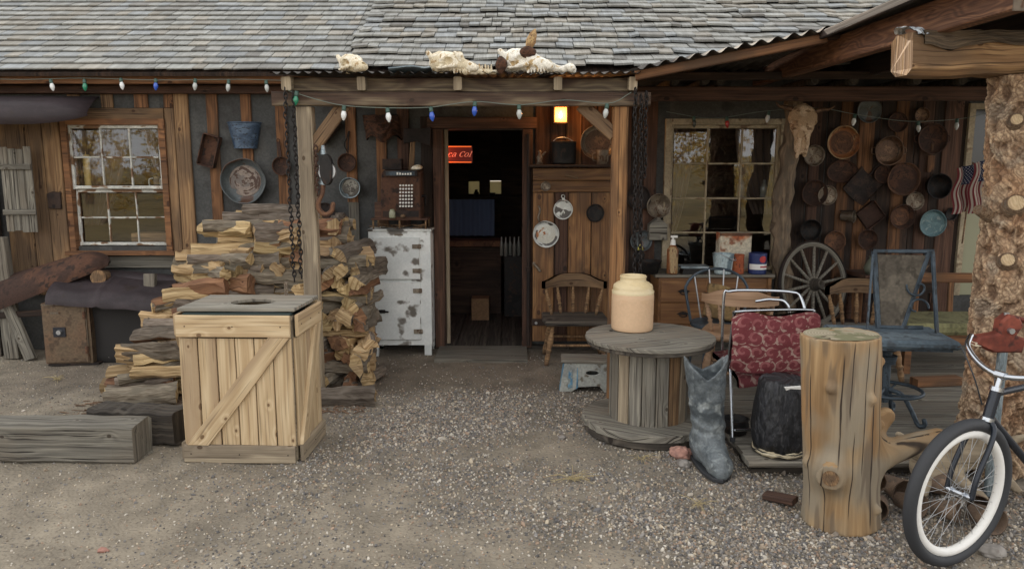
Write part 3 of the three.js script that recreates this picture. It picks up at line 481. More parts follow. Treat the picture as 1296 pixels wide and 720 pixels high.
  const tg = new THREE.BufferGeometry(); tg.setAttribute('position', new THREE.Float32BufferAttribute(pos, 3)); tg.setAttribute('uv', new THREE.Float32BufferAttribute(uv, 2)); tg.setIndex(idx); tg.computeVertexNormals();
  const TX = 2.6, TZ = -3.88; tg.translate(TX, 0, TZ); wobj('trunk', tg, M.barkTrunk, tp);
  for (const [u, y, r, an] of [[-.11, 1.83, .026, -.55], [-.09, 1.425, .037, -.45], [-.02, 1.335, .022, -.1], [-.1, 1.14, .03, -.6]]) {
    const d = V(Math.sin(an), .25, Math.cos(an)).normalize(), c = V(TX + u + .02 * Math.sin(y * 1.7), y, TZ + .1); const st = sub('limb_stub', tp);
    wobj('bark_collar', rod(c, c.clone().addScaledVector(d, .05), r * 1.8, r * 1.1, 16), M.barkTrunk, st); wobj('sawn_face', rod(c.clone().addScaledVector(d, .04), c.clone().addScaledVector(d, .053), r, r, 14), M.pine, st);
  }
  const kn = sub('limb_stub', tp); wobj('bark_collar', rod([TX - .12, 1.36, TZ], [TX - .23, 1.4, TZ + .05], .04, .025, 10), M.barkTrunk, kn);
  const sp = wobj('metal_strap', bb([TX + .07, 1.72, TZ + .18], [TX + .1, 2.2, TZ + .13], .075, .008, { tint: 1 }, [1, 0, 0]), M.rust, side); for (let i = 0; i < 7; i++) wobj('nail', (() => { const g = new THREE.SphereGeometry(.006, 6, 4); g.translate(TX + .07 + (i % 2 ? .02 : -.02) + .005 * i, 1.75 + i * .05, TZ + .184 - i * .005); return g; })(), M.steel, sp);
  // cedar pole against the wall
  { const q = []; for (let i = 0; i <= 12; i++) q.push([2.27 + .03 * Math.sin(i * .7) + (i < 3 ? .02 : 0), .08 + i * .171, -6.25]); const g = tube(q, .075, 14, 60); const m = jig(g, .03, 9, 2); const p = m.attributes.position, uv = []; for (let i = 0; i < p.count; i++) uv.push(p.getY(i) * .9, Math.atan2(p.getZ(i) + 6.25, p.getX(i) - 2.27) * .16); m.setAttribute('uv', new THREE.Float32BufferAttribute(uv, 2)); wobj('cedar_pole', m, M.barkCedar, side); }
}
// ---------------------------------------------------------------- string lights
function lightString(label, pts, bulbs) {
  const t = thing('light_string', label, 'string lights', pts[0], 0); const O = v3(pts[0]);
  obj('wire', tube(pts.map(p => v3(p).sub(O)), .0028, 5, pts.length * 5), plain(.16, .19, .16, .6), t);
  const cols = { w: [.8, .82, .82], b: [.03, .1, .5], g: [.02, .22, .12], c: [.5, .52, .5], r: [.4, .03, .03], d: [.05, .06, .05] };
  for (const [x, y, z, k] of bulbs) {
    const m = new THREE.MeshPhysicalMaterial({ roughness: .15, clearcoat: .6 }); m.color.setRGB(...cols[k]); const q = v3([x, y, z]).sub(O), tl = R(-.15, .15);
    const b = obj('bulb', (() => { const g = lathe([[0, -.066], [.008, -.06], [.0165, -.042], [.019, -.026], [.014, -.008], [.011, 0]], 12); g.rotateZ(tl); g.translate(q.x, q.y - .028, q.z); return g; })(), m, t);
    obj('socket', (() => { const g = lathe([[0, .0], [.0125, .0], [.0145, .012], [.0125, .035], [0, .038]], 10); g.rotateZ(tl); g.translate(q.x, q.y - .034, q.z); return g; })(), plain(.05, .1, .08, .5), b);
  }
}
lightString('string of coloured bulbs along the cabin eave', [[-4.75, 2.37, -6.28], [-4.1, 2.325, -6.28], [-3.5, 2.335, -6.28], [-2.9, 2.32, -6.28], [-2.2, 2.325, -6.28], [-1.75, 2.315, -6.28], [-1.5, 2.3, -6.0]], [[-4.2, 2.345, -6.28, 'b'], [-3.75, 2.325, -6.28, 'w'], [-3.48, 2.325, -6.28, 'g'], [-3.18, 2.335, -6.28, 'w'], [-2.9, 2.33, -6.28, 'b'], [-2.58, 2.33, -6.28, 'c'], [-2.31, 2.32, -6.28, 'c'], [-2.0, 2.315, -6.28, 'c']]);
lightString('string of bulbs sagging below the porch beam', [[-1.46, 2.11, -5.03], [-1.3, 2.06, -5.04], [-1.1, 2.015, -5.04], [-.8, 2.0, -5.04], [-.53, 2.005, -5.04], [-.25, 2.04, -5.04], [.05, 2.02, -5.04], [.35, 2.05, -5.04], [.64, 2.03, -5.04], [.78, 2.1, -5.04]], [[-1.41, 2.105, -5.025, 'g'], [-1.105, 2.012, -5.04, 'w'], [-.815, 2.0, -5.04, 'w'], [-.53, 2.005, -5.04, 'b'], [-.245, 2.04, -5.04, 'b'], [.047, 2.02, -5.04, 'c'], [.62, 2.025, -5.04, 'c']]);
lightString('string of bulbs strung above the side porch window', [[1.3, 2.08, -6.45], [1.7, 2.03, -6.5], [2.1, 2.08, -6.4], [2.5, 2.1, -6.3], [2.85, 2.06, -6.4], [3.3, 2.0, -6.4], [3.75, 2.02, -6.4], [4.0, 2.08, -6.4]], [[1.54, 2.045, -6.48, 'd'], [1.82, 2.04, -6.48, 'r'], [2.14, 2.08, -6.4, 'w'], [2.86, 2.055, -6.4, 'w'], [3.4, 2.0, -6.4, 'c'], [3.72, 2.02, -6.4, 'c']]);

// ---------------------------------------------------------------- car parts and shutter at the left
solo('car_fender', shell((s, t) => { // awning-like old sheet: rounded at its right end
  const x = mix(-5.4, -3.52, s), e = clamp((s - .78) / .22), rd = Math.sqrt(Math.max(0, 1 - e * e * .97)), f = t < .5 ? t / .5 : 1, d = t < .5 ? 0 : (t - .5) / .5;
  const zc = -6.1; return V(x, 2.21 - .09 * f * f - (.16 * d + .02 * Math.sin(d * PI)) * (d > 0 ? rd : 1) - (1 - rd) * .06 * f, mix(-6.56, zc - (1 - rd) * .3, f) + .025 * Math.sin(d * PI) * rd);
}, 48, 18, .012, 1, 1.6, .8), M.mauve, 'dull purple sheet metal fender jutting out like an awning over the window', 'car fender', [-4.4, 2.0, -6.5]);
{
  const t = thing('shutter', 'grey plank shutter hanging beside the left window', 'shutter', [-4.2, 1.08, -6.42]); t.rotation.y = .12;
  for (let i = 0; i < 4; i++) obj('plank', vplank(-.115 + i * .062, -.115 + i * .062 + .058, R(-.01, .01), .7 + R(-.015, .015), 0, .022, { tint: R(.85, 1.15) }), M.grey, t);
  obj('batten', hplank(-.12, .14, .14, .185, .024, .024, { tint: .8 }), M.grey, t); obj('batten', hplank(-.13, .13, .52, .565, .024, .024, { tint: .8 }), M.grey, t);
}
solo('metal_plate', slab([[-4.035, 1.27], [-3.93, 1.265], [-3.925, 1.4], [-3.99, 1.41], [-4.04, 1.39]], .02).translate(0, 0, -6.57), M.rustDark, 'small rusty square plate nailed beside the window', 'plate', [-3.98, 1.27, -6.57]);
{
  const t = thing('fence_post', 'split grey post with a leaning brace by the rusty fender', 'post', [-4.28, 0, -6.3]);
  obj('upright', bb([-.02, 0, 0], [-.03, 1.04, 0], .12, .08, { seg: 6, rough: .006, W2: .1 }, [1, 0, 0]), M.grey, t); obj('brace', bb([.16, 0, .05], [.0, .5, .05], .09, .05, { seg: 4, rough: .005 }, [1, 0, 0]), M.grey, t); obj('rail', bb([-.4, .36, .06], [.3, .4, .03], .05, .04), M.darkWood, t);
  obj('upright', bb([-.22, 0, -.1], [-.24, 1.5, -.1], .1, .07, { seg: 4, rough: .006 }, [1, 0, 0]), M.greyDark, t);
}
solo('leaning_board', [bx(-5.3, -4.47, .0, 1.85, -6.56, -6.5)], M.darkWood, 'dark board leaning on the wall behind the grey shutter', 'board', [-4.9, 0, -6.53]);
solo('rusty_fender', shell((s, t) => { const a = t * 2.2 - .5; const x = mix(-4.32, -3.42, s), e = clamp((s - .7) / .3), r = .17 * Math.sqrt(Math.max(.02, 1 - e * e)); const yy = mix(.55, .8, s); return V(x, yy + r * Math.cos(a) - .1 * t * (1 - s), -6.33 + r * Math.sin(a)); }, 34, 16, .01, 1, 1, .6), M.rust, 'rusty brown rounded fender propped beneath the left window', 'car fender', [-3.9, .5, -6.35]);
solo('car_hood', shell((s, t) => { const x = mix(-3.78, -2.88, s), a = t; const y = .72 - .06 * s - .17 * t * t - .03 * t, z = mix(-6.45, -5.98, Math.sin(t * PI / 2)) + .01 * Math.sin(s * 30) * t * .3; return V(x + (t * -.05 + .05) * (s < .5 ? -1 : 1) * .6, y + .012 * n3(s * 5, t * 5, 2) + .015 * Math.exp(-Math.pow((s - .46) * 40, 2)), z); }, 50, 20, .012, 1, 1.4, .7), M.mauve, 'dark purple car hood lying over black junk under the window', 'car hood', [-3.35, .5, -6.2]);
solo('hood_curl', shell((s, t) => { const a = -.6 + t * 3.2, r = .1 * (1 - .2 * s); return V(mix(-3.6, -2.8, s), .68 - .05 * s + r * Math.sin(a) * .7, -6.42 + r * Math.cos(a) * 1.1); }, 20, 16, .01, 1), M.mauve, 'curled purple sheet metal behind the car hood', 'sheet metal', [-3.2, .7, -6.42]);
solo('covered_box', [jig(mergeVertices((() => { const g = new THREE.BoxGeometry(1.0, .56, .34, 12, 8, 6); g.deleteAttribute('uv'); g.deleteAttribute('normal'); return g; })()), .03, 3, 6).translate(-3.25, .27, -6.3)], plain(.03, .028, .027, .9), 'black tarp covered box beneath the car hood', 'box', [-3.25, 0, -6.3]);
solo('log_round', rod([-3.5, .675, -6.45], [-3.46, .71, -6.2], .062, .062, 16), M.tan, 'short round log lying on the car hood', 'log', [-3.47, .63, -6.25]);
solo('wood_block', bb([-3.03, .6, -6.2], [-3.03, .74, -6.22], .09, .06, {}, [1, 0, 0]), M.grey, 'small grey wood block standing on the car hood', 'block', [-3.03, .6, -6.2]);
// safe
{
  const t = thing('safe', 'small rusty tan safe with a black dial standing on the ground', 'safe', [-3.68, 0, -6.2], .1); const w = .37, h = .52, d = .34;
  obj('body', [bx(-w / 2, w / 2, .015, h, -d / 2, d / 2 - .012)], M.safe, t); obj('base', bx(-w / 2 + .02, w / 2 + .05, 0, .015, -d / 2, d / 2), M.rustDark, t);
  const dr = obj('door', slab([[-w / 2 + .018, .03], [w / 2 - .03, .03], [w / 2 - .03, h - .02], [-w / 2 + .018, h - .02]], .022, .005).translate(0, 0, d / 2 - .014), M.safe, t);
  obj('trim', [bx(-w / 2 + .005, w / 2 - .006, h - .014, h - .006, d / 2 - .012, d / 2 + .004), bx(w / 2 - .026, w / 2 - .02, .03, h - .02, d / 2 - .012, d / 2 + .002)], M.tin, t);
  const dl = obj('dial', [bx(-.095, .0, .245, .325, d / 2 + .008, d / 2 + .018)], plain(.015, .017, .025, .4), dr); obj('knob', [rod([-.045, .285, d / 2 + .018], [-.045, .285, d / 2 + .04], .022, .018, 18)], M.steel, dl);
  obj('name_plate', bx(-.115, -.03, .435, .452, d / 2 + .008, d / 2 + .011), M.tin, dr);
  for (const y of [.13, .42]) obj('hinge', rod([w / 2 - .035, y - .03, d / 2 + .004], [w / 2 - .035, y + .03, d / 2 + .004], .014, .014, 8), M.rustOrange, t);
}
// ---------------------------------------------------------------- things hung on the left wall
const pan = (name, label, cat, x, y, r, d, mat, o = {}) => {      // open vessel hung on its side, mouth to the front
  const t = thing(name, label, cat, [x, y, o.z ?? WZ + .026], 0, o.group); t.rotation.set(o.rx ?? 0, o.ry ?? 0, o.rz ?? 0); const b = o.base ?? .8;
  const g = lathe([[0, 0], [r * b * .96, 0], [r * b, .006], [r * .97, d - .006], [r, d], [r + .006, d + .004], [r + .004, d + .009], [r - .004, d + .006], [r * .95, d - .006], [r * b * .96, .01], [0, .008]], o.n ?? 32, o.tint ?? R(.85, 1.05)); { const p = g.attributes.position; for (let i = 0; i < p.count; i++) { const X = p.getX(i), Z = p.getZ(i), k = 1 + .05 * n3(X * 9 + x * 5, y * 7, Z * 9); p.setX(i, X * k); p.setZ(i, Z * k); p.setY(i, p.getY(i) + .006 * n3(X * 14, x * 3, Z * 14)); } } g.rotateX(PI / 2); obj('bowl', g, mat, t); obj('nail', rod([0, r * .93, -.02], [0, r * .93, d + .012], .004, .004, 6), M.iron, t);
  if (o.inner) { const q = lathe([[0, .0125], [r * b * .9, .0125], [r * b * .93, .0115]], 28); q.rotateX(PI / 2); obj('base', q, o.inner, t); }
  if (o.handle) obj('handle', [bb([0, r * .95, d * .6], [0, r + o.handle, d * .6], .028, .01, { tint: 1 }, [1, 0, 0]), (() => { const k = new THREE.TorusGeometry(.014, .004, 6, 12); k.translate(0, r + o.handle + .012, d * .6); return k; })()], mat, t);
  if (o.ears) for (const s of [-1, 1]) obj('handle', tube([[s * r, -.03, d * .8], [s * (r + .025), -.02, d * .8], [s * (r + .025), .02, d * .8], [s * r, .03, d * .8]], .005, 6, 12), mat, t);
  return t;
};
pan('enamel_basin', 'large grey enamel basin with a rust spotted bottom hung over the woodpile', 'basin', -2.315, 1.505, .185, .085, M.enamelGrey, { inner: paint({ a: 0x8d7f74, b: 0x6e655f, c: 0x4a3226, f: 7, f2: 12, c1: .55, c2: .62, s: 140 }, .5), base: .78, ry: .08 });
pan('skillet', 'small rusty skillet hung by its handle beside the chain', 'skillet', -1.99, 1.63, .075, .03, M.rust, { handle: .13, rz: .1 });
pan('skillet', 'small rusty round pan hanging from a wire hook', 'skillet', -1.425, 1.66, .075, .03, M.rust, { n: 24 });
pan('pressure_gauge', 'round steel gauge with a dark rim on the batten', 'gauge', -1.4, 1.445, .085, .055, M.galv, { base: .97, inner: paint({ a: 0x55504a, b: 0x8b8880, c: 0x2e2a28, f: 6, s: 141 }, .4, .4) });
pan('iron_disc', 'dark iron disc hanging below the rusty hook', 'disc', -1.63, 1.22, .09, .02, M.rustDark, { base: .98 });
{
  const t = thing('wire_hook', 'bent wire hook holding the small round pan', 'hook', [-1.42, 1.75, WZ + .03]); obj('wire', tube([[0, 0, 0], [-.025, .06, .01], [.0, .12, .01], [.02, .18, .005], [.015, .1, .012], [.01, .02, .01]], .005, 6), M.iron, t);
}
{ // rusty tray, tilted
  const t = thing('loaf_pan', 'rusty brown loaf pan hung at a tilt on the wall', 'pan', [-2.6, 1.76, WZ + .03]); t.rotation.z = -.28; const w = .065, h = .13;
  obj('pan', [bx(-w, w, -h, h, 0, .008), bx(-w - .008, -w, -h, h, 0, .07), bx(w, w + .008, -h, h, 0, .07), bx(-w, w, -h - .008, -h, 0, .07), bx(-w, w, h, h + .008, 0, .07)], M.rust, t);
}
{ // blue half bucket
  const t = thing('wall_bucket', 'blue grey enamel bucket hung flat on the wall', 'bucket', [-2.3, 1.78, WZ + .02]);
  obj('bucket', shell((s, u) => { const a = s * PI, r = mix(.095, .14, u) * (1 + .02 * n3(s * 4, u * 4, 1)); return V(r * Math.cos(a), u * .215, r * .75 * Math.sin(a)); }, 24, 8, .006, 1), M.blueEnamel, t);
  obj('rim', tube(Array.from({ length: 13 }, (_, i) => [.143 * Math.cos(i / 12 * PI), .216, .108 * Math.sin(i / 12 * PI)]), .006, 6, 30), M.blueEnamel, t); obj('bottom', slab(circ(0, 0, .09, .06, 18), .008, .001).rotateX(-PI / 2), M.blueEnamel, t);
}
// hide / rusty iron lump, cylinder, hatchet
solo('saddle_leather', shell((s, t) => { const a = (s - .5) * 2; return V(-1.13 + .15 * a + .03 * t, 2.06 - .2 * t - .03 * Math.cos(a * 5) * t, WZ + .05 + .06 * Math.cos(a * 2) * Math.sin(t * 2.4) + .015 * n3(s * 6, t * 6, 3)); }, 22, 18, .014, 1), M.hide, 'stiff brown leather flap hanging above the cash register', 'leather', [-1.13, 1.9, WZ + .05]);
{
  const t = thing('oil_can', 'dark rusty cylinder tucked behind the porch post', 'canister', [-1.56, 1.93, WZ + .07]); t.rotation.z = -.75; obj('body', rod([0, -.12, 0], [0, .11, 0], .055, .055, 16), M.rustDark, t); obj('cap', rod([0, .11, 0], [0, .16, 0], .02, .015, 10), M.rust, t); obj('rim', rod([0, -.13, 0], [0, -.115, 0], .06, .06, 16), M.rust, t);
}
{
  const t = thing('hatchet', 'old hatchet with a pale handle leaning behind the cash register', 'hatchet', [-.82, 1.55, WZ + .16]); obj('handle', bb([-.04, 0, 0], [-.01, .36, 0], .045, .025, { tint: 1, W2: .035 }, [1, 0, 0]), M.tan, t);
  obj('head', slab([[-.09, .27], [.02, .29], [.13, .25], [.135, .4], [.02, .385], [-.085, .39]], .035, .006).translate(0, 0, -.018), M.rustDark, t);
}
// ---------------------------------------------------------------- chains and the hook
function chain(label, strands) {
  const t = thing('chain', label, 'chain', strands[0][0]); const O = v3(strands[0][0]);
  for (const [a, b] of strands) { const A = v3(a).sub(O), B = v3(b).sub(O), n = Math.round(A.distanceTo(B) / .031), g = []; for (let i = 0; i < n; i++) { const q = new THREE.TorusGeometry(.0145, .0048, 6, 12); q.scale(.8, 1.45, 1); q.rotateY(i % 2 ? .35 : .35 + PI / 2); const f = (i + .5) / n; q.translate(mix(A.x, B.x, f) + .004 * Math.sin(i), mix(A.y, B.y, f), mix(A.z, B.z, f)); g.push(q); } obj('links', g, M.iron, t); }
  return t;
}
chain('rusty chain hanging in two strands beside the grey post', [[[-1.475, 2.12, -5.0], [-1.47, .86, -5.0]], [[-1.43, 2.1, -5.02], [-1.425, .88, -5.02]]]);
chain('rusty chain looped beside the brown porch post', [[[.8, 2.12, -5.0], [.83, .88, -5.02]], [[.84, 2.08, -5.01], [.87, .9, -5.03]], [[.875, 2.1, -5.02], [.885, 1.55, -5.04]]]);
{
  const t = thing('pulley_hook', 'rusty pulley block with a big iron hook hung on the porch post', 'hook', [-1.27, 1.3, -5.08]);
  const hk = tube([[0, .2, 0], [-.01, .14, .0], [-.035, .085, 0], [-.03, .03, 0], [.01, .0, 0], [.05, .025, 0], [.062, .07, 0]], .017, 10, 40); obj('hook', hk, M.rustOrange, t);
  const sh = slab(circ(.03, .3, .04, .1, 22), .018, .004); obj('cheek', [sh.translate(0, 0, -.03), slab(circ(.03, .3, .04, .1, 22), .018, .004).translate(0, 0, .015)], M.iron, t); obj('wheel', rod([.03, .29, -.012], [.03, .29, .015], .06, .06, 20), M.steel, t);
  obj('swivel', [rod([.0, .2, 0], [.01, .25, 0], .024, .02, 10), rod([.01, .4, 0], [.01, .46, 0], .02, .012, 10)], M.galv, t);
  obj('chain_links', Array.from({ length: 10 }, (_, i) => { const q = new THREE.TorusGeometry(.016, .006, 6, 10); q.scale(.8, 1.3, 1); q.rotateY(i % 2 ? .3 : 1.8); q.translate(-.035, .15 + i * .032, .02); return q; }), M.rust, t);
}
// ---------------------------------------------------------------- crate
{
  const t = thing('slatted_crate', 'new pine crate with diagonal braces and a weathered lid with a round hole', 'crate', [-1.495, -.005, -4.21], .0); t.rotation.y = -.045; const w = .625, d = .46, h = .83;
  const board = (side, n) => { // boards of one face in local x,y at z = 0 facing +z, length W
    const W = side; const g = sub('side_panel', t); const bw = W / n;
    for (let i = 0; i < n; i++) obj('board', vplank(-W / 2 + i * bw + .003, -W / 2 + (i + 1) * bw - .003, .09, h - .13, 0, .018, { tint: R(.92, 1.08) }), M.pine, g);
    obj('bottom_rail', hplank(-W / 2, W / 2, .0, .1, .018, .02, { tint: .9 }), M.pineGrey, g); obj('top_rail', hplank(-W / 2, W / 2, h - .12, h, .018, .02, { tint: 1.05, seg: 3 }), M.pine, g);
    const a = V(-W / 2 + .085, .1, .018), b = V(W / 2 - .06, h - .12, .018); if (W < .6) { a.x = -W / 2 + .06; }
    const pts = [[a.x - .065, .101], [a.x + .055, .101], [b.x + .055, h - .121], [b.x - .06, h - .121]]; const bg = slab(pts, .02, .002); bg.translate(0, 0, .008);
    const dir = Math.atan2(pts[3][1] - pts[0][1], pts[3][0] - pts[0][0]), p = bg.attributes.position, uv = bg.attributes.uv, c = Math.cos(dir), s = Math.sin(dir); for (let i = 0; i < p.count; i++) uv.setXY(i, p.getX(i) * c + p.getY(i) * s + .3, (-p.getX(i) * s + p.getY(i) * c) * 2 + .37);
    obj('brace', bg, M.pine, g).userData.label = 'diagonal brace'; obj('nails', [[-W / 2 + .04, .05], [W / 2 - .04, .05], [0, .05], [-W / 2 + .05, h - .06], [W / 2 - .05, h - .06], [0, h - .06]].map(([x, y]) => rod([x, y, .027], [x, y, .0295], .004, .004, 6)), M.rustDark, g);
    return g;
  };
  const f = board(w, 6); f.position.z = d / 2; const b = board(w, 6); b.position.z = -d / 2; b.rotation.y = PI; const r = board(d - .04, 5); r.position.x = w / 2 + .006; r.rotation.y = PI / 2; const l = board(d - .04, 5); l.position.x = -w / 2 - .006; l.rotation.y = -PI / 2;
  for (const [x, z] of [[-1, -1], [1, -1], [-1, 1], [1, 1]]) obj('corner_post', bx(x * (w / 2 - .02) - .018, x * (w / 2 - .02) + .018, .005, h - .01, z * (d / 2 - .035) - .018, z * (d / 2 - .035) + .018), M.pineGrey, t);
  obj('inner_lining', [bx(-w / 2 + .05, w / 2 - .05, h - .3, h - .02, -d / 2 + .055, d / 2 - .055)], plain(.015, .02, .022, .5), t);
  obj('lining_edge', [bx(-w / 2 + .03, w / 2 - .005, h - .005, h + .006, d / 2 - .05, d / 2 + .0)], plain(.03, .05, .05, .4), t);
  const lid = sub('lid', t); lid.position.y = h + .012; lid.rotation.y = .03;
  const hole = circ(.02, -.01, .125, .1, 26); const half = (z0, z1) => [[-w / 2 - .01, z0], [w / 2 + .012, z0], [w / 2 + .012, z1], [-w / 2 - .01, z1]];
  // two lid boards, each with its half of the hole
  const N = 26, up = [], dn = []; for (let i = 0; i <= N / 2; i++) { const a = i / (N / 2) * PI; up.push([.02 + .125 * Math.cos(a), .1 * Math.sin(a)]); dn.push([.02 + .125 * Math.cos(PI + a), .1 * Math.sin(PI + a)]); }
  const s1 = slab([[w / 2 + .012, .002], [w / 2 + .012, d / 2 + .0], [-w / 2 - .01, d / 2 + .0], [-w / 2 - .01, .002], ...up.slice().reverse().map(([x, y]) => [x, y + .002])], .02, .003); const s2 = slab([[-w / 2 - .01, -.002], [-w / 2 - .012, -d / 2 + .03], [w / 2, -d / 2 + .03], [w / 2 + .01, -.002], ...dn.slice().reverse().map(([x, y]) => [x, y - .002])], .02, .003);
  for (const s of [s1, s2]) { s.rotateX(-PI / 2); const p = s.attributes.position, uv = s.attributes.uv; for (let i = 0; i < p.count; i++) uv.setXY(i, p.getX(i), p.getZ(i) * 2 + .1); obj('lid_board', fin(s, 1.25), M.grey, lid); }
  for (const x of [-.2, .2]) obj('lid_batten', bx(x - .02, x + .02, -.011, 0, -d / 2 + .06, d / 2 - .1), M.grey, lid);
  obj('faucet_pipe', [rod([.13, h + .03, -.235], [.13, h + .11, -.235], .012, .012, 10)], M.tin, t);
}
// ---------------------------------------------------------------- railway ties
const tie = (label, a, b, w, h, m, t) => { const g = bb(a, b, h, w, { seg: 14, rough: .006, ch: .014, tint: t, ragged: .012 }); return solo('timber_tie', g, m, label, 'timber', [(a[0] + b[0]) / 2, 0, (a[2] + b[2]) / 2], 'old timbers on the ground'); };
tie('long grey cracked timber lying on the ground before the crate', [-3.9, .105, -4.08], [-2.07, .105, -4.03], .2, .215, M.grey, .8);
tie('short dark timber behind the long grey timber', [-2.5, .1, -4.36], [-1.955, .1, -4.28], .18, .2, M.greyDark, .8);

// ---------------------------------------------------------------- firewood
{
  const bm = M.barkLog;
  function logGeo(L, r, kind) {            // kind 0 round with bark, 1 split wedge, 2 split slab
    const sec = []; if (kind === 0) for (let i = 0; i < 10; i++) { const a = i / 10 * 2 * PI; sec.push([Math.cos(a) * r * R(.9, 1.08), Math.sin(a) * r * R(.9, 1.08), 1]); }
    else if (kind === 1) { const w = R(1.2, 2.2); const A = [-r * .85, R(-.2, .2) * r], P = []; for (let i = 0; i <= 5; i++) { const a = -w / 2 + i / 5 * w; P.push([Math.cos(a) * r * 1.7 - r * .8, Math.sin(a) * r * 1.7]); } const J = () => R(-.13, .13) * r; sec.push([...A, 0]); for (const f of [.33, .68]) sec.push([mix(A[0], P[0][0], f) + J(), mix(A[1], P[0][1], f) + J(), 0]); P.forEach((p, i) => sec.push([...p, i < 5 ? 1 : 0])); for (const f of [.32, .67]) sec.push([mix(P[5][0], A[0], f) + J(), mix(P[5][1], A[1], f) + J(), 0]); }
    else { for (const [x, y] of [[-1, -.6], [-.5, -.6], [-.1, -.78], [.4, -.66], [.9, -.7], [1.0, -.2], [1.1, .2], [.7, .75], [.2, .66], [-.4, .74], [-.85, .5], [-1.05, .05]]) sec.push([x * r * R(.85, 1.15), y * r * R(.8, 1.2), 0]); if (rnd() < .5) { sec[4][2] = 1; sec[5][2] = 1; sec[6][2] = 1; } }
    const n = sec.length, st = 6, rows = []; const tw = R(-.25, .25), tp = R(.85, 1.15);
    for (let k = 0; k <= st; k++) { const f = k / st, c = Math.cos(tw * f), s = Math.sin(tw * f), q = mix(1, tp, f), bx_ = .012 * Math.sin(f * 3 + r * 90); rows.push(sec.map(([y, z]) => [(f - .5) * L + ((k === 0 || k === st) ? R(-.008, .008) : 0), (y * c - z * s) * q + bx_ + R(-.17, .17) * r, (y * s + z * c) * q + R(-.17, .17) * r])); }
    const P = [[], []], U = [[], []], u0 = rnd() * 5, v0 = rnd() * 5; const put = (m, p, u, v) => { P[m].push(...p); U[m].push(u + u0, v + v0); };
    for (let k = 0; k < st; k++) for (let i = 0; i < n; i++) { const m = sec[i][2], a = rows[k][i], b = rows[k + 1][i], c = rows[k + 1][(i + 1) % n], d = rows[k][(i + 1) % n], va = i * r * 1.6, vb = (i + 1) * r * 1.6; put(m, a, a[0], va); put(m, c, c[0], vb); put(m, b, b[0], va); put(m, a, a[0], va); put(m, d, d[0], vb); put(m, c, c[0], vb); }
    for (const e of [0, st]) for (let i = 0; i < n; i++) { const c = [rows[e][0][0], 0, 0]; for (let j = 1; j < 3; j++) c[j] = rows[e].reduce((s, q) => s + q[j], 0) / n; const a = rows[e][i], b = rows[e][(i + 1) % n]; for (const q of e ? [c, a, b] : [c, b, a]) put(0, q, q[1] * .6, q[2] * 4); }
    const g = new THREE.BufferGeometry(), np = P[0].length / 3, nb = P[1].length / 3; g.setAttribute('position', new THREE.Float32BufferAttribute([...P[0], ...P[1]], 3)); g.setAttribute('uv', new THREE.Float32BufferAttribute([...U[0], ...U[1]], 2)); g.computeVertexNormals(); const b = R(.62, 1.18); fin(g, [b, b * R(.96, 1.02), b * R(.9, 1)]); g.addGroup(0, np, 0); if (nb) g.addGroup(np, nb, 1); g.userData.grouped = true; return g;
  }
  const G = [], K = []; for (let i = 0; i < 48; i++) { const k = i % 7 === 0 ? 0 : i % 2 ? 1 : 2; G.push(logGeo(R(.4, .5), k === 0 ? R(.036, .05) : R(.045, .066), k)); K.push(k); }
  const L = [['bark covered round log in the tall firewood heap behind the crate', 'wedge of split firewood in the tall heap behind the crate', 'flat split piece of firewood in the tall heap behind the crate'], ['bark covered round log in the firewood stack next to the icebox', 'wedge of split firewood in the stack next to the icebox', 'flat split piece of firewood in the stack next to the icebox']];
  const put = (x, y, z, ry, rz, rx, gi = Math.floor(rnd() * G.length), sc = 1) => { const g = G[gi], m = new THREE.Mesh(g, [rnd() < .25 ? M.splitRed : M.split, bm]); m.name = numbered('firewood_log'); m.position.set(x, y, z); m.rotation.set(rx, ry, rz, 'YXZ'); m.scale.set(sc, 1, 1); m.castShadow = m.receiveShadow = true; scene.add(m); const e = x > -1.53 && y < 1.02 && z > -5.8 ? 1 : 0; tag(m, L[e][K[gi]], 'firewood', ['round firewood logs', 'split firewood wedges', 'flat split firewood pieces'][K[gi]] + (e ? ' in the end stack' : ' in the tall heap')); };
  const dy = .063, prof = [[0, -2.78], [.3, -2.62], [.45, -2.5], [.62, -2.42], [.8, -2.34], [.95, -2.28], [1.1, -2.22], [1.25, -2.2], [1.4, -2.08]];
  const left = y => { for (let i = 1; i < prof.length; i++) if (y <= prof[i][0]) return mix(prof[i - 1][1], prof[i][1], (y - prof[i - 1][0]) / (prof[i][0] - prof[i - 1][0])); return -2.08; };
  for (let j = 0; j < 19; j++) {
    const y = .045 + j * dy, f = j / 18, xr = y > 1.2 ? -1.42 : y > 1.02 ? -1.3 : -1.5, zf = -5.27 - .55 * f;
    for (let row = 0; row < 3; row++) {
      if (row === 2 && (j < 8 || j % 2)) continue; let x = left(y) + R(-.03, .07) + (j % 2 ? .05 : 0);
      while (x < xr - .12) { const butt = rnd() < .16; if (butt) { put(x + .055, y + R(-.01, .01), zf - .16 + R(-.04, .06), PI / 2 + R(-.3, .3), R(-.06, .06), R(0, 6.28)); x += .095; if (row) x += .1; } else { const L = Math.min(R(.36, .52), xr - x + .05); put(x + L / 2, y + R(-.015, .015), zf - row * .095 + R(-.035, .045), R(-.3, .3), R(-.12, .12), R(0, 6.28), undefined, L / .45); x += L + .005; } }
    }
  }
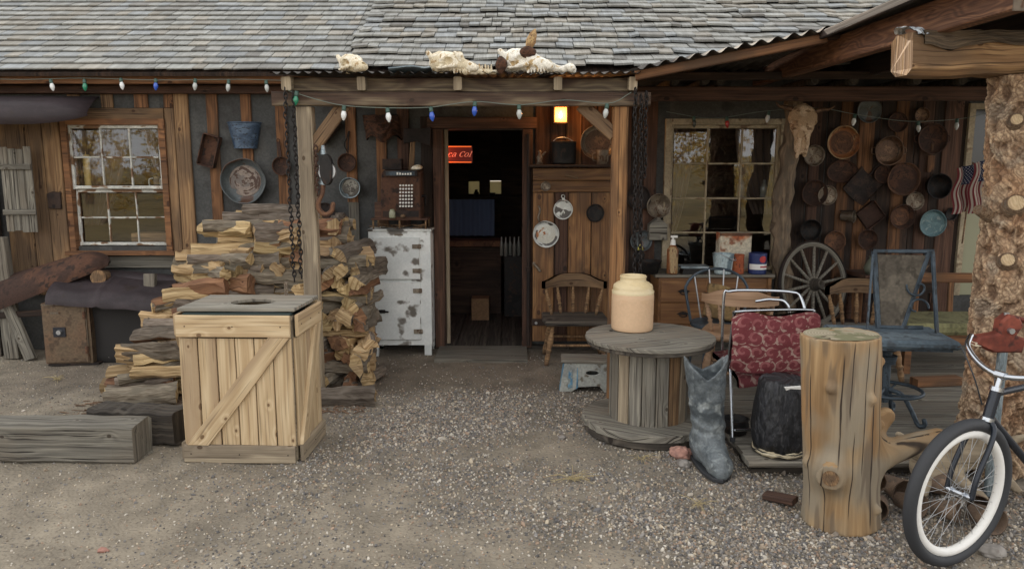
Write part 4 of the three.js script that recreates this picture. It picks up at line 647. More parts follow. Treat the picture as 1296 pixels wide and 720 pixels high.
  for (let j = 0; j < 16; j++) { const y = .045 + j * dy, w = j > 13 ? 4 : 5; // the end stack on the right, mostly butts to the front
    if (j % 4 === 2) for (let k = 0; k < 3; k++) put(-1.27 + R(-.02, .02), y, -5.3 - k * .12 - j * .012, R(-.12, .12), R(-.05, .05), R(0, 6), undefined, .95);
    else for (let i = 0; i < w; i++) put(-1.465 + i * .092 + R(-.012, .012), y + R(-.01, .01), -5.43 - j * .012 + R(-.05, .05), (i < 3 && rnd() < .3 ? R(.4, .8) : PI / 2 + R(-.4, .4)), R(-.05, .05), R(0, 6)); }
  for (let i = 0; i < 34; i++) { const f = Math.pow(i / 34, .8), y = .05 + f * .95; put(left(y) + R(-.04, .22), y + R(-.02, .03), -5.12 - .55 * f + R(-.05, .04), R(-.6, .6), R(-.16, .16), R(0, 6.28), undefined, R(.8, 1.05)); }
  for (let i = 0; i < 16; i++) { const x = R(-2.2, -1.5), y = R(.85, 1.2); put(x, y, -5.24 - .5 * y / 1.2, R(-.5, .5), R(-.2, .2), R(0, 6.28)); }
  for (const [x, y, z, ry] of [[-2.0, 1.22, -5.84, .3], [-1.72, 1.23, -5.84, .12], [-1.85, 1.29, -5.86, .16], [-2.55, .33, -5.2, .2], [-2.5, .42, -5.25, .1], [-2.45, .5, -5.3, -.1], [-2.42, .2, -5.1, .2], [-2.55, .06, -4.98, .35], [-1.17, .05, -5.0, .1], [-2.62, .05, -5.08, .1], [-2.75, .05, -5.22, -.2], [-2.6, .13, -5.15, .05]]) put(x, y, z, ry, R(-.08, .08), R(0, 6), undefined, 1);
  // chips and bark scraps
  const im = new THREE.InstancedMesh(fin(new THREE.BoxGeometry(1, 1, 1)), plain(1, 1, 1, .9), 700); const mt = new THREE.Matrix4(), q = new THREE.Quaternion(), c = new THREE.Color(); for (let i = 0; i < 700; i++) { const left = rnd() < .8, x = left ? -2.45 + R(-.6, .75) * Math.sqrt(rnd()) : R(-1.3, -1.0), z = left ? -4.95 + R(-.35, .3) : R(-5.4, -4.8); q.setFromEuler(new THREE.Euler(R(-.3, .3), R(0, 6), R(-.3, .3))); mt.compose(V(x, gh(x, z) + .006, z), q, V(R(.02, .09), R(.002, .006), R(.004, .014))); im.setMatrixAt(i, mt); const b = R(.5, 1.1); c.setRGB(.22 * b, .14 * b, .09 * b); im.setColorAt(i, c); }
  im.name = 'wood_chips'; im.userData.kind = 'stuff'; tag(im, 'brown bark scraps and wood chips strewn around the woodpile', 'wood chips'); scene.add(im);
}
// ---------------------------------------------------------------- ice box by the door and what stands on it
{
  const t = thing('icebox', 'scuffed white enamel two door icebox beside the doorway', 'icebox', [-.945, .015, -6.42]); const w = .52, h = 1.075, d = .3, z = d / 2;
  obj('cabinet', [bx(-w / 2, w / 2, .1, h, -z, z - .004)], M.fridge, t);
  for (const [x, q] of [[-w / 2 + .025, -1], [w / 2 - .04, -1], [w / 2 - .04, 1], [-w / 2 + .025, 1]]) obj('leg', bx(x - .025, x + .035, 0, .1, q > 0 ? z - .05 : -z, q > 0 ? z - .006 : -z + .05), M.fridge, t);
  obj('top', slab([[-w / 2 - .006, 0], [w / 2 + .008, 0], [w / 2 + .008, d + .01], [-w / 2 - .006, d + .01]], .018, .004).rotateX(-PI / 2).translate(0, h, z + .005), M.enamel, t);
  for (const [y0, y1] of [[.155, .645], [.675, 1.02]]) {
    const dr = obj('door', slab([[-w / 2 + .045, y0], [w / 2 - .095, y0], [w / 2 - .095, y1], [-w / 2 + .045, y1]], .026, .006).translate(0, 0, z - .006), M.fridge, t);
    for (const y of [y0 + .07, y1 - .07]) obj('hinge', [bx(w / 2 - .15, w / 2 - .075, y - .018, y + .018, z + .02, z + .03), rod([w / 2 - .092, y - .02, z + .024], [w / 2 - .092, y + .02, z + .024], .009, .009, 8)], M.tin, dr);
    obj('latch', [bx(-w / 2 + .015, -w / 2 + .13, (y0 + y1) / 2 - .016, (y0 + y1) / 2 + .012, z + .018, z + .034), rod([-w / 2 + .1, (y0 + y1) / 2, z + .03], [-w / 2 + .16, (y0 + y1) / 2 - .005, z + .035], .01, .007, 8)], M.iron, dr);
  }
  obj('name_plate', bx(-.04, .03, 1.04, 1.052, z - .004, z + .002), M.tin, t);
}
{
  const t = thing('tray_stand', 'low wooden rack with thin legs on top of the icebox', 'rack', [-.945, 1.108, -6.42]);
  obj('shelf', bb([-.235, .082, 0], [.235, .082, 0], .016, .27, {}), M.red, t); for (const [x, z] of [[-.22, .12], [.22, .12], [-.22, -.12], [.22, -.12], [0, .12]]) obj('leg', rod([x, .0, z], [x, .075, z], .008, .008, 6), M.tan, t);
  obj('straw', Array.from({ length: 26 }, () => { const x = R(-.2, .2), z = R(-.1, .11), a = R(0, 6); return rod([x, .006 + R(0, .02), z], [x + .1 * Math.cos(a), .006 + R(0, .03), z + .04 * Math.sin(a)], .004, .003, 4); }), M.tan, t);
}
{ // cash register
  const t = thing('cash_register', 'antique dark brown cash register with rows of white keys on the icebox', 'cash register', [-.93, 1.2, -6.42]);
  obj('body', slab([[-.13, 0], [.13, 0], [.13, .18], [.07, .37], [-.13, .4]], .33, .008).rotateY(-PI / 2).translate(.165, 0, 0), M.rust, t);
  obj('display', bx(-.14, .14, .345, .395, .085, .115), M.rustDark, t); obj('display_glass', bx(-.12, .12, .352, .386, .114, .118), M.blueGrey, t);
  obj('crest', bx(-.16, .0, .4, .49, -.08, .04), M.rustDark, t);
  obj('drawer', bx(-.15, .15, .01, .06, .13, .142), M.rustDark, t);
  for (let i = 0; i < 5; i++) for (let j = 0; j < 7; j++) { const f = j / 6; obj('key', rod([.0 + i * .024, .1 + f * .17, .145 - f * .035], [.0 + i * .024, .1 + f * .17, .168 - f * .035], .0085, .0085, 8), M.white, t); }
  for (let i = 0; i < 6; i++) obj('number_tab', bx(-.03 + i * .022, -.03 + i * .022 + .014, .357, .357 + R(.012, .022), .119, .121), M.white, t);
  obj('crank', [rod([.165, .18, .02], [.2, .18, .02], .012), rod([.2, .18, .02], [.2, .1, .06], .01)], M.iron, t);
}
solo('wooden_box', bx(-1.15, -1.095, 1.2, 1.33, -6.42, -6.3), M.red, 'small brown box beside the cash register', 'box', [-1.12, 1.2, -6.36]);
solo('glass_jar', lathe([[0, 0], [.024, 0], [.027, .01], [.027, .05], [.02, .062], [.018, .075], [0, .076]], 16).translate(-1.0, 1.2, -6.275), plain(.3, .3, .2, .2), 'small pale jar in front of the cash register', 'jar', [-1.0, 1.2, -6.275]);
solo('pebble_knob', jig(new THREE.IcosahedronGeometry(.02, 1), .008, 20).translate(-.91, 1.217, -6.27), M.tan, 'small round knob beside the jar', 'knob', [-.91, 1.2, -6.27]);
solo('bone_piece', jig(new THREE.SphereGeometry(.035, 10, 8), .02, 20).scale(1.3, .7, 1).translate(-.79, 1.62, -6.36), M.bone, 'white bone lump on the cash register top', 'bone', [-.79, 1.6, -6.36]);
// ---------------------------------------------------------------- inside the doorway
{
  const t = thing('light_sign', 'glowing red script sign hanging inside the doorway', 'sign', [-.88, 1.745, -7.3]);
  const tex = ctex(512, 200, (c, w, h) => { c.fillStyle = '#2a0d0a'; c.fillRect(0, 0, w, h); c.fillStyle = '#4a120d'; c.fillRect(0, 22, w, h - 44); c.fillStyle = '#d8785c'; c.font = 'italic 82px serif'; c.textAlign = 'right'; c.save(); c.translate(496, 126); c.transform(1, 0, -.18, 1, 0, 0); c.fillText('Coca Col', 0, 0); c.restore(); });
  const m = new THREE.MeshStandardMaterial({ map: tex, emissiveMap: tex, roughness: .5 }); m.emissive.setRGB(1, 1, 1); m.emissiveIntensity = .35;
  obj('panel', bx(-.01, .5, -.085, .085, -.035, -.004), M.rustDark, t); const f = new THREE.PlaneGeometry(.51, .17); f.translate(.245, 0, .0); const fm = new THREE.Mesh(fin(f), m); fm.name = 'face'; t.add(fm);
  const em = new THREE.MeshStandardMaterial({ roughness: .5 }); em.color.setRGB(.5, .1, .04); em.emissive.setRGB(1, .16, .03); em.emissiveIntensity = .4; obj('neon_tube', [rod([0, .074, .008], [.49, .074, .008], .006, .006, 6)], em, t); obj('neon_tube', [rod([0, -.074, .008], [.49, -.074, .008], .006, .006, 6)], em, t);
  t.rotation.y = .12; const l = new THREE.PointLight(new THREE.Color(1, .2, .08), .08, 0, 2); l.position.set(.2, 0, .1); l.castShadow = true; l.shadow.radius = 3; t.add(l);
}
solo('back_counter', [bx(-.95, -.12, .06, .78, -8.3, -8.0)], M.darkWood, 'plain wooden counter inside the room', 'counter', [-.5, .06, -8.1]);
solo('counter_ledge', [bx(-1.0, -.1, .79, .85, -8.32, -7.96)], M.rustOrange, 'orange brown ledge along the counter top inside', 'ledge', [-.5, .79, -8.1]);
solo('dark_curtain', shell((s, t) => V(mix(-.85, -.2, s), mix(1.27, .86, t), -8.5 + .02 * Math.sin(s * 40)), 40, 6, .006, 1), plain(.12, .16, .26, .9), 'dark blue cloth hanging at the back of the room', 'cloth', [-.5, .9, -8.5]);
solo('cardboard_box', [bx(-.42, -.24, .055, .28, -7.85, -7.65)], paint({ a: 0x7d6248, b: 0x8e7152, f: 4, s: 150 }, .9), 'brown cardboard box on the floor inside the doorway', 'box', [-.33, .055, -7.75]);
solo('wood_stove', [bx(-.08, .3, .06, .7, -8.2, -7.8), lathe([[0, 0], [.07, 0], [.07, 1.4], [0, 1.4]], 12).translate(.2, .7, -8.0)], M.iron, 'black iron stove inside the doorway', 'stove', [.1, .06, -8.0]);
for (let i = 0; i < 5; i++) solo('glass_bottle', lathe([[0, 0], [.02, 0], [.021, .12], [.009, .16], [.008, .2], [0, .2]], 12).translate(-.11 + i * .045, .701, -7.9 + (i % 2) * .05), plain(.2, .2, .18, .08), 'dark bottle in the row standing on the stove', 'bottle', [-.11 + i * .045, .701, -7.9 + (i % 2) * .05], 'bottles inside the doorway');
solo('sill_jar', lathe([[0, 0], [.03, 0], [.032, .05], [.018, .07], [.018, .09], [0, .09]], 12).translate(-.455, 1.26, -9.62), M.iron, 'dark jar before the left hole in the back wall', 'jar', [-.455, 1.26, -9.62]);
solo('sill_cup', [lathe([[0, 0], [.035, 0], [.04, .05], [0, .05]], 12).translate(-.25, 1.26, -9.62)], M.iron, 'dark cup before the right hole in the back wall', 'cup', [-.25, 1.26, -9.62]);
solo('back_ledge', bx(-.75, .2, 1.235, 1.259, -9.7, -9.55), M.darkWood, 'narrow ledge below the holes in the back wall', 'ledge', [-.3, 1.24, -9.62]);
// ---------------------------------------------------------------- lantern and shelf things
{
  const t = thing('wall_lantern', 'small lit square lantern mounted above the plank door', 'lantern', [.41, 1.985, -6.5]);
  const gm = new THREE.MeshStandardMaterial({ roughness: .4 }); gm.color.setRGB(.9, .5, .2); gm.emissive.setRGB(1, .27, .03); gm.emissiveIntensity = .55;
  obj('glass', [bx(-.05, .05, .012, .132, -.05, .05)], gm, t); const fl = new THREE.MeshStandardMaterial({ roughness: .5 }); fl.emissive.setRGB(1, .75, .3); fl.emissiveIntensity = .8; obj('flame', lathe([[0, 0], [.016, .015], [.018, .035], [.006, .06], [0, .07]], 10).translate(0, .035, .05), fl, t);
  obj('cage', [[-1, -1], [1, -1], [1, 1], [-1, 1]].map(([x, z]) => bx(x * .054 - .005, x * .054 + .005, 0, .15, z * .054 - .005, z * .054 + .005)).concat([bx(-.06, .06, 0, .011, -.06, .06), bx(-.06, .06, .133, .15, -.06, .06)]), M.rustDark, t); obj('mount', [bx(-.03, .03, .1, .2, -.09, -.06), rod([0, .15, 0], [0, .19, -.07], .008)], M.rustDark, t);
  const l = new THREE.PointLight(new THREE.Color(1, .42, .12), .22, 0, 2); l.position.set(0, .07, .1); l.castShadow = true; l.shadow.radius = 2.5; t.add(l);
}
{
  const t = thing('iron_kettle', 'black iron pot with a wire handle on the shelf under the lantern', 'pot', [.44, 1.642, -6.48]); obj('pot', lathe([[0, 0], [.1, 0], [.105, .02], [.105, .17], [.11, .19], [.1, .195], [.09, .18], [.09, .02], [0, .015]], 24), M.iron, t); obj('handle', tube([[-.1, .18, 0], [-.06, .22, 0], [.02, .225, 0], [.09, .19, 0]], .005, 6), M.steel, t);
}
pan('wash_basin', 'round ribbed tin basin standing on the shelf behind the post', 'basin', .735, 1.83, .145, .06, M.tin, { z: -6.56, inner: M.copper });
{ const t = thing('tin_mug', 'small tin mug standing before the round basin', 'mug', [.765, 1.642, -6.42]); obj('cup', lathe([[0, 0], [.05, 0], [.052, .12], [.05, .122], [.047, .118], [.046, .01], [0, .008]], 20), M.tin, t); obj('handle', tube([[-.05, .1, 0], [-.08, .09, 0], [-.08, .04, 0], [-.05, .03, 0]], .005, 6), M.tin, t); }
solo('figurine', [lathe([[0, 0], [.03, 0], [.02, .03], [.028, .06], [.012, .09], [.018, .11], [0, .125]], 10).translate(.235, 1.642, -6.44), rod([.24, 1.7, -6.44], [.285, 1.75, -6.43], .012, .008, 6)], M.tin, 'small metal figurine on the shelf end', 'figurine', [.235, 1.642, -6.44]);
pan('enamel_plate', 'round cream enamel lid with a loop handle on the plank door', 'plate', .435, 1.265, .078, .016, M.enamel, { z: -6.418, base: .9, handle: .02 });
pan('enamel_plate', 'larger white enamel plate with a brown stain on the plank door', 'plate', .29, 1.055, .108, .016, M.enamel, { z: -6.418, base: .82, inner: paint({ a: 0xcfd0c8, b: 0xc4c2b6, c: 0x9a5c30, f: 3, f2: 4, c1: .6, c2: .66, s: 151 }, .4) });
pan('saw_blade', 'small dark grinding disc hung on the plank door', 'disc', .71, 1.235, .072, .014, M.iron, { z: -6.418, base: .97 });
pan('tin_dish', 'tiny tin dish fixed near the top of the plank door', 'dish', .285, 1.46, .036, .016, M.tin, { z: -6.415 });
solo('door_tool', bb([.45, 1.555, -6.415], [.56, 1.53, -6.41], .022, .02, {}), M.tan, 'short wooden handle hung on the top board of the door', 'tool', [.5, 1.54, -6.415]);
// ---------------------------------------------------------------- chairs
function captainChair(label, pos, ry, mat, seatMat, o = {}) {
  const t = thing('captain_chair', label, 'chair', pos, ry); const sy = o.seat ?? .38, by = o.back ?? .65, w = o.w ?? .27;
  obj('back_rail', shell((s, u) => { const a = (s - .5) * 2.2, r = 1 + .0 * u; const top = .05 * Math.exp(-Math.pow((s - .5) * 3.2, 4)); return V(w * Math.sin(a) * 1.13, by - .035 + u * (.06 + top), -.19 + (1 - Math.cos(a)) * .27); }, 26, 4, .035, 1, .6, .2), mat, t);
  const n = 5; for (let i = 0; i < n; i++) { const f = i / (n - 1), a = (f - .5) * 2.0; obj('spindle', spindle([w * .86 * Math.sin(a) * 1.0, sy + .02, -.15 + (1 - Math.cos(a)) * .2], [w * Math.sin(a) * 1.12, by - .025, -.19 + (1 - Math.cos(a)) * .27], TURN(.014), 10), mat, t); }
  obj('seat', (() => { const g = slab([[-w, -.19], [w, -.19], [w * 1.03, .05], [w * .95, .22], [-w * .95, .22], [-w * 1.03, .05]].map(([x, z]) => [x, -z]), .04, .012); g.rotateX(-PI / 2); g.translate(0, sy - .02, 0); return g; })(), seatMat || mat, t);
  for (const [x, z] of [[-1, -1], [1, -1], [1, 1], [-1, 1]]) obj('leg', spindle([x * w * .95, 0, z * .2], [x * w * .72, sy - .015, z * .14], TURN(.021), 10), mat, t);
  for (const z of [-1, 1]) obj('stretcher', rod([-w * .83, .16, z * .17], [w * .83, .16, z * .17], .011, .011, 8), mat, t);
}
captainChair('old captain chair with turned spindles in front of the plank door', [.52, .025, -6.13], 0, M.tan, M.greyDark, { seat: .35, back: .63, w: .255 });
// step stool
{
  const t = thing('step_stool', 'low grey step stool with flaking blue paint and a slot handle', 'stool', [.56, 0, -5.38], -.06); const w = .36, h = .235;
  obj('top', slab([[-w / 2 - .015, -.1], [w / 2 + .015, -.1], [w / 2 + .015, .1], [-w / 2 - .015, .1]], .022, .004).rotateX(-PI / 2).translate(0, h - .022, 0), M.grey, t);
  const slot = circ(.03, .14, .05, .02, 14); for (const z of [.075, -.095]) obj('apron', slab([[-w / 2 - .025, .0], [-w / 2 + .06, .0], [-w / 2 + .11, .035], [w / 2 - .1, .045], [w / 2 - .06, .0], [w / 2 + .025, .0], [w / 2 - .005, h - .024], [-w / 2 + .01, h - .024]], .02, .003, [slot]).translate(0, 0, z), M.paintGrey, t);
  for (const s of [-1, 1]) obj('end_panel', bb([s * (w / 2 + .02), .0, 0], [s * (w / 2 - .01), h - .024, 0], .15, .018, {}, [0, 0, 1]), M.paintBlue, t);
  obj('paint_patch', [[-.13, .09, .035, .15], [-.08, .1, .014, .17], [.165, .13, .03, .1]].map(([x, y, a, b]) => slab([[x - a / 2, y - b / 2], [x + a / 2, y - b / 2 + .02], [x + a / 2 - .004, y + b / 2], [x - a / 2 + .006, y + b / 2 - .01]], .003, .0005).translate(0, 0, .0955)), M.paintBlue, t);
}
// ---------------------------------------------------------------- cable spool and crock
{
  const t = thing('cable_spool', 'weathered wooden cable spool used as a table', 'cable spool', [.85, 0, -4.52]); const r = .392, y0 = .075, y1 = .545;
  const disc = (name, y, th, rr, rot, m, ir, holes) => { const d = sub(name, t); d.position.y = y; d.rotation.y = rot; const n = 6, hw = rr / (n / 2); for (let i = 0; i < n; i++) { const a = -rr + i * hw + .0015, b = a + hw - .003, pts = [], K = 8; for (let k = 0; k <= K; k++) { const z = mix(a, b, k / K); pts.push([Math.sqrt(Math.max(0, rr * rr - z * z)) + R(-ir, ir), z]); } for (let k = K; k >= 0; k--) { const z = mix(a, b, k / K); pts.push([-Math.sqrt(Math.max(0, rr * rr - z * z)) + R(-ir, ir), z]); } const hs = (holes || []).filter(([x, z, q]) => z - q > a + .004 && z + q < b - .004).map(([x, z, q]) => circ(x, z, q, q, 12)); const g = slab(pts, th * .5, .003, hs, R(.9, 1.1)); g.rotateX(-PI / 2); const p = g.attributes.position, uv = g.attributes.uv, u0 = rnd() * 3, v0 = rnd() * 3; for (let k = 0; k < p.count; k++) uv.setXY(k, p.getX(k) + u0, (p.getZ(k) + p.getY(k)) * 2 + v0); g.translate(0, th * .5 + .0005, 0); obj('plank', g, m, d); }
    const u = slab(circ(0, 0, rr - .008, rr - .008, 40), th * .5 - .001, .004, []); u.rotateX(-PI / 2); obj('under_layer', u, M.greyDark, d); return d; };
  disc('table_top', y1, .048, r, .35, M.grey, .003, [[.12, .06, .022], [-.1, -.075, .022], [.07, .2, .022], [-.16, .195, .022], [.0, -.2, .022]]); disc('bottom_disc', .0, .085, .4, -.5, M.grey, .012);
  const ns = 18, rd = .225; for (let i = 0; i < ns; i++) { const a = i / ns * 2 * PI, x = Math.cos(a) * rd, z = Math.sin(a) * rd; const g = beam(y1 - .085, 2 * PI * rd / ns - .004, .03, { seg: 2, tint: R(.75, 1.15), ch: .004 }); g.rotateZ(PI / 2); g.rotateY(PI / 2 - a); g.translate(x, (y1 + .085) / 2 + .0005, z); obj('stave', g, i % 5 === 2 ? M.pineGrey : i % 7 === 3 ? M.tan : M.grey, t); }
  obj('core', rod([0, .086, 0], [0, y1 - .001, 0], .2, .2, 24), M.greyDark, t);
}
{
  const t = thing('stoneware_crock', 'cream topped peach stoneware crock on the cable spool', 'crock', [.765, .5955, -4.68]);
  const prof = [[0, 0], [.122, 0], [.13, .008], [.132, .03], [.133, .2], [.132, .235]], top = [[.132, .235], [.133, .25], [.124, .262], [.126, .27], [.12, .29], [.098, .305], [.082, .312], [.08, .33], [.085, .34], [.08, .348], [.07, .346], [.068, .31], [0, .3]];
  const low = new THREE.MeshPhysicalMaterial({ map: blotch({ a: 0xd6b592, b: 0xdbbb99, c: 0xd2b08c, f: 3, f2: 5, s: 160, gr: .04 }), roughness: .5, clearcoat: .15, clearcoatRoughness: .3 }), hi = new THREE.MeshPhysicalMaterial({ map: blotch({ a: 0xd6c39a, b: 0xdac9a2, c: 0xd1bd92, f: 3, f2: 5, s: 161, gr: .04 }), roughness: .45, clearcoat: .2, clearcoatRoughness: .3 });
  obj('body', lathe(prof, 48), low, t); obj('shoulder', lathe(top, 48), hi, t);
}
// ---------------------------------------------------------------- skulls on the porch roof
{
  const sk = (name, label, pos, ry, fn, lo, hi, m, res = 44) => { const g = sdf(fn, lo, hi, res, 1, 3); const o = obj(name, g, m); o.position.set(...pos); o.rotation.y = ry; return tag(o, label, 'bones'); };
  const RY = 2.205, RZ = -4.995;
  // a skull lying with its snout along +x: braincase, brow, snout, cheek bone, sockets, teeth
  const skull = (k, tooth) => (x, y, z) => {
    x /= k; y /= k; z /= k; const az = Math.abs(z); let d = ell(x, y, z, [-.075, .072, 0], [.07, .058, .055]); d = smin(d, ell(x, y, z, [-.015, .088, 0], [.055, .034, .062]), .025); d = smin(d, cap(x, y, z, [0, .06, 0], [.13, .035, 0], .045, .024), .025);
    d = smin(d, cap(x, y, az, [-.07, .035, .062], [.03, .042, .058], .009, .011), .012); d = smin(d, cap(x, y, az, [-.115, .095, .03], [-.135, .12, .04], .018, .012), .012);
    d = Math.max(d, -ell(x, y, az, [.0, .066, .062], [.026, .023, .03])); d = Math.max(d, -ell(x, y, z, [.135, .05, 0], [.03, .016, .014])); d = Math.max(d, -ell(x, y, az, [-.05, .052, .066], [.028, .016, .02]));
    if (tooth) for (let i = 0; i < 6; i++) d = Math.min(d, cap(x, y, az, [.02 + i * .017, .03 - i * .001, .026 - i * .002], [.02 + i * .017, .008, .028 - i * .002], .007, .004));
    return (d + .0035 * n3(x * 30, y * 30, z * 30) + .002 * n3(x * 70, y * 70, z * 70)) * k;
  };
  sk('animal_skull', 'small cream skull on the porch roof above the grey post', [-1.02, RY, RZ], -.9, skull(1.05, 0), [-.17, -.02, -.1], [.2, .16, .1], M.bone, 66);
  sk('animal_skull', 'broken cream skull with long teeth on the middle of the porch roof', [-.38, RY, RZ], -.35, skull(1.15, 1), [-.18, -.02, -.11], [.22, .18, .11], M.bone, 76);
  sk('jaw_bone', 'jagged cream jaw bone leaning on the broken skull', [-.22, RY, RZ + .01], .3, (x, y, z) => { let d = cap(x, y, z, [-.12, .11, 0], [-.08, .02, 0], .026, .02); d = smin(d, cap(x, y, z, [-.08, .02, 0], [.12, .018, .01], .022, .014), .02); d = smin(d, cap(x, y, z, [-.12, .11, 0], [-.15, .13, 0], .018, .01), .015); for (let i = 0; i < 8; i++) d = Math.min(d, cap(x, y, z, [-.05 + i * .02, .03, .003], [-.052 + i * .02, .058 + .006 * (i % 2), .004], .0085, .005)); return d + .003 * n3(x * 40, y * 40, z * 40); }, [-.2, -.03, -.06], [.17, .17, .07], M.bone, 60);
  const t = thing('weathered_skull', 'white and brown cow skull with one tan ear on the porch roof', 'bones', [.1, RY, RZ]);
  const kg = sdf(skull(1.3, 1), [-.22, -.02, -.13], [.26, .21, .13], 78, 1, 3); kg.rotateY(-.55); obj('skull', kg, M.boneWhite, t);
  obj('brown_patch', [jig(new THREE.SphereGeometry(.045, 14, 10), .012, 20, 2).scale(1.2, .8, .7).translate(-.0, .132, .05)], M.hide, t); obj('brown_patch', [jig(new THREE.SphereGeometry(.04, 12, 9), .012, 20, 7).scale(.9, 1.4, .7).translate(-.17, .06, .02)], M.hide, t);
  obj('ear', (() => { const g = lathe([[0, 0], [.022, .02], [.034, .06], [.024, .11], [.006, .14], [0, .145]], 14); g.scale(1, 1, .4); g.rotateZ(-.35); g.translate(.0, .15, .01); return g; })(), M.horn, t);
  sk('leg_bone', 'white knobbly leg bone lying on the porch roof end', [.315, RY + .02, RZ], -.15, (x, y, z) => { let d = cap(x, y, z, [-.1, .02, 0], [.06, .015, 0], .028, .02); for (const [a, b, c, r] of [[-.11, .03, .02, .03], [.07, .02, .02, .026], [.075, .012, -.02, .024], [.05, .03, .0, .02]]) d = smin(d, Math.hypot(x - a, y - b, z - c) - r, .02); return d + .006 * n3(x * 40, y * 40, z * 40); }, [-.16, -.04, -.08], [.13, .09, .08], M.boneWhite, 36);
  solo('metal_flashing', jig(mergeVertices((() => { const q = new THREE.BoxGeometry(.3, .012, .14, 14, 1, 6); q.deleteAttribute('uv'); q.deleteAttribute('normal'); return q; })()), .015, 9, 3).rotateZ(.06).rotateX(-.2).translate(-.66, 2.245, -5.1), M.galv, 'bent strip of pale sheet metal on the porch roof', 'sheet metal', [-.66, 2.24, -5.1]);
}
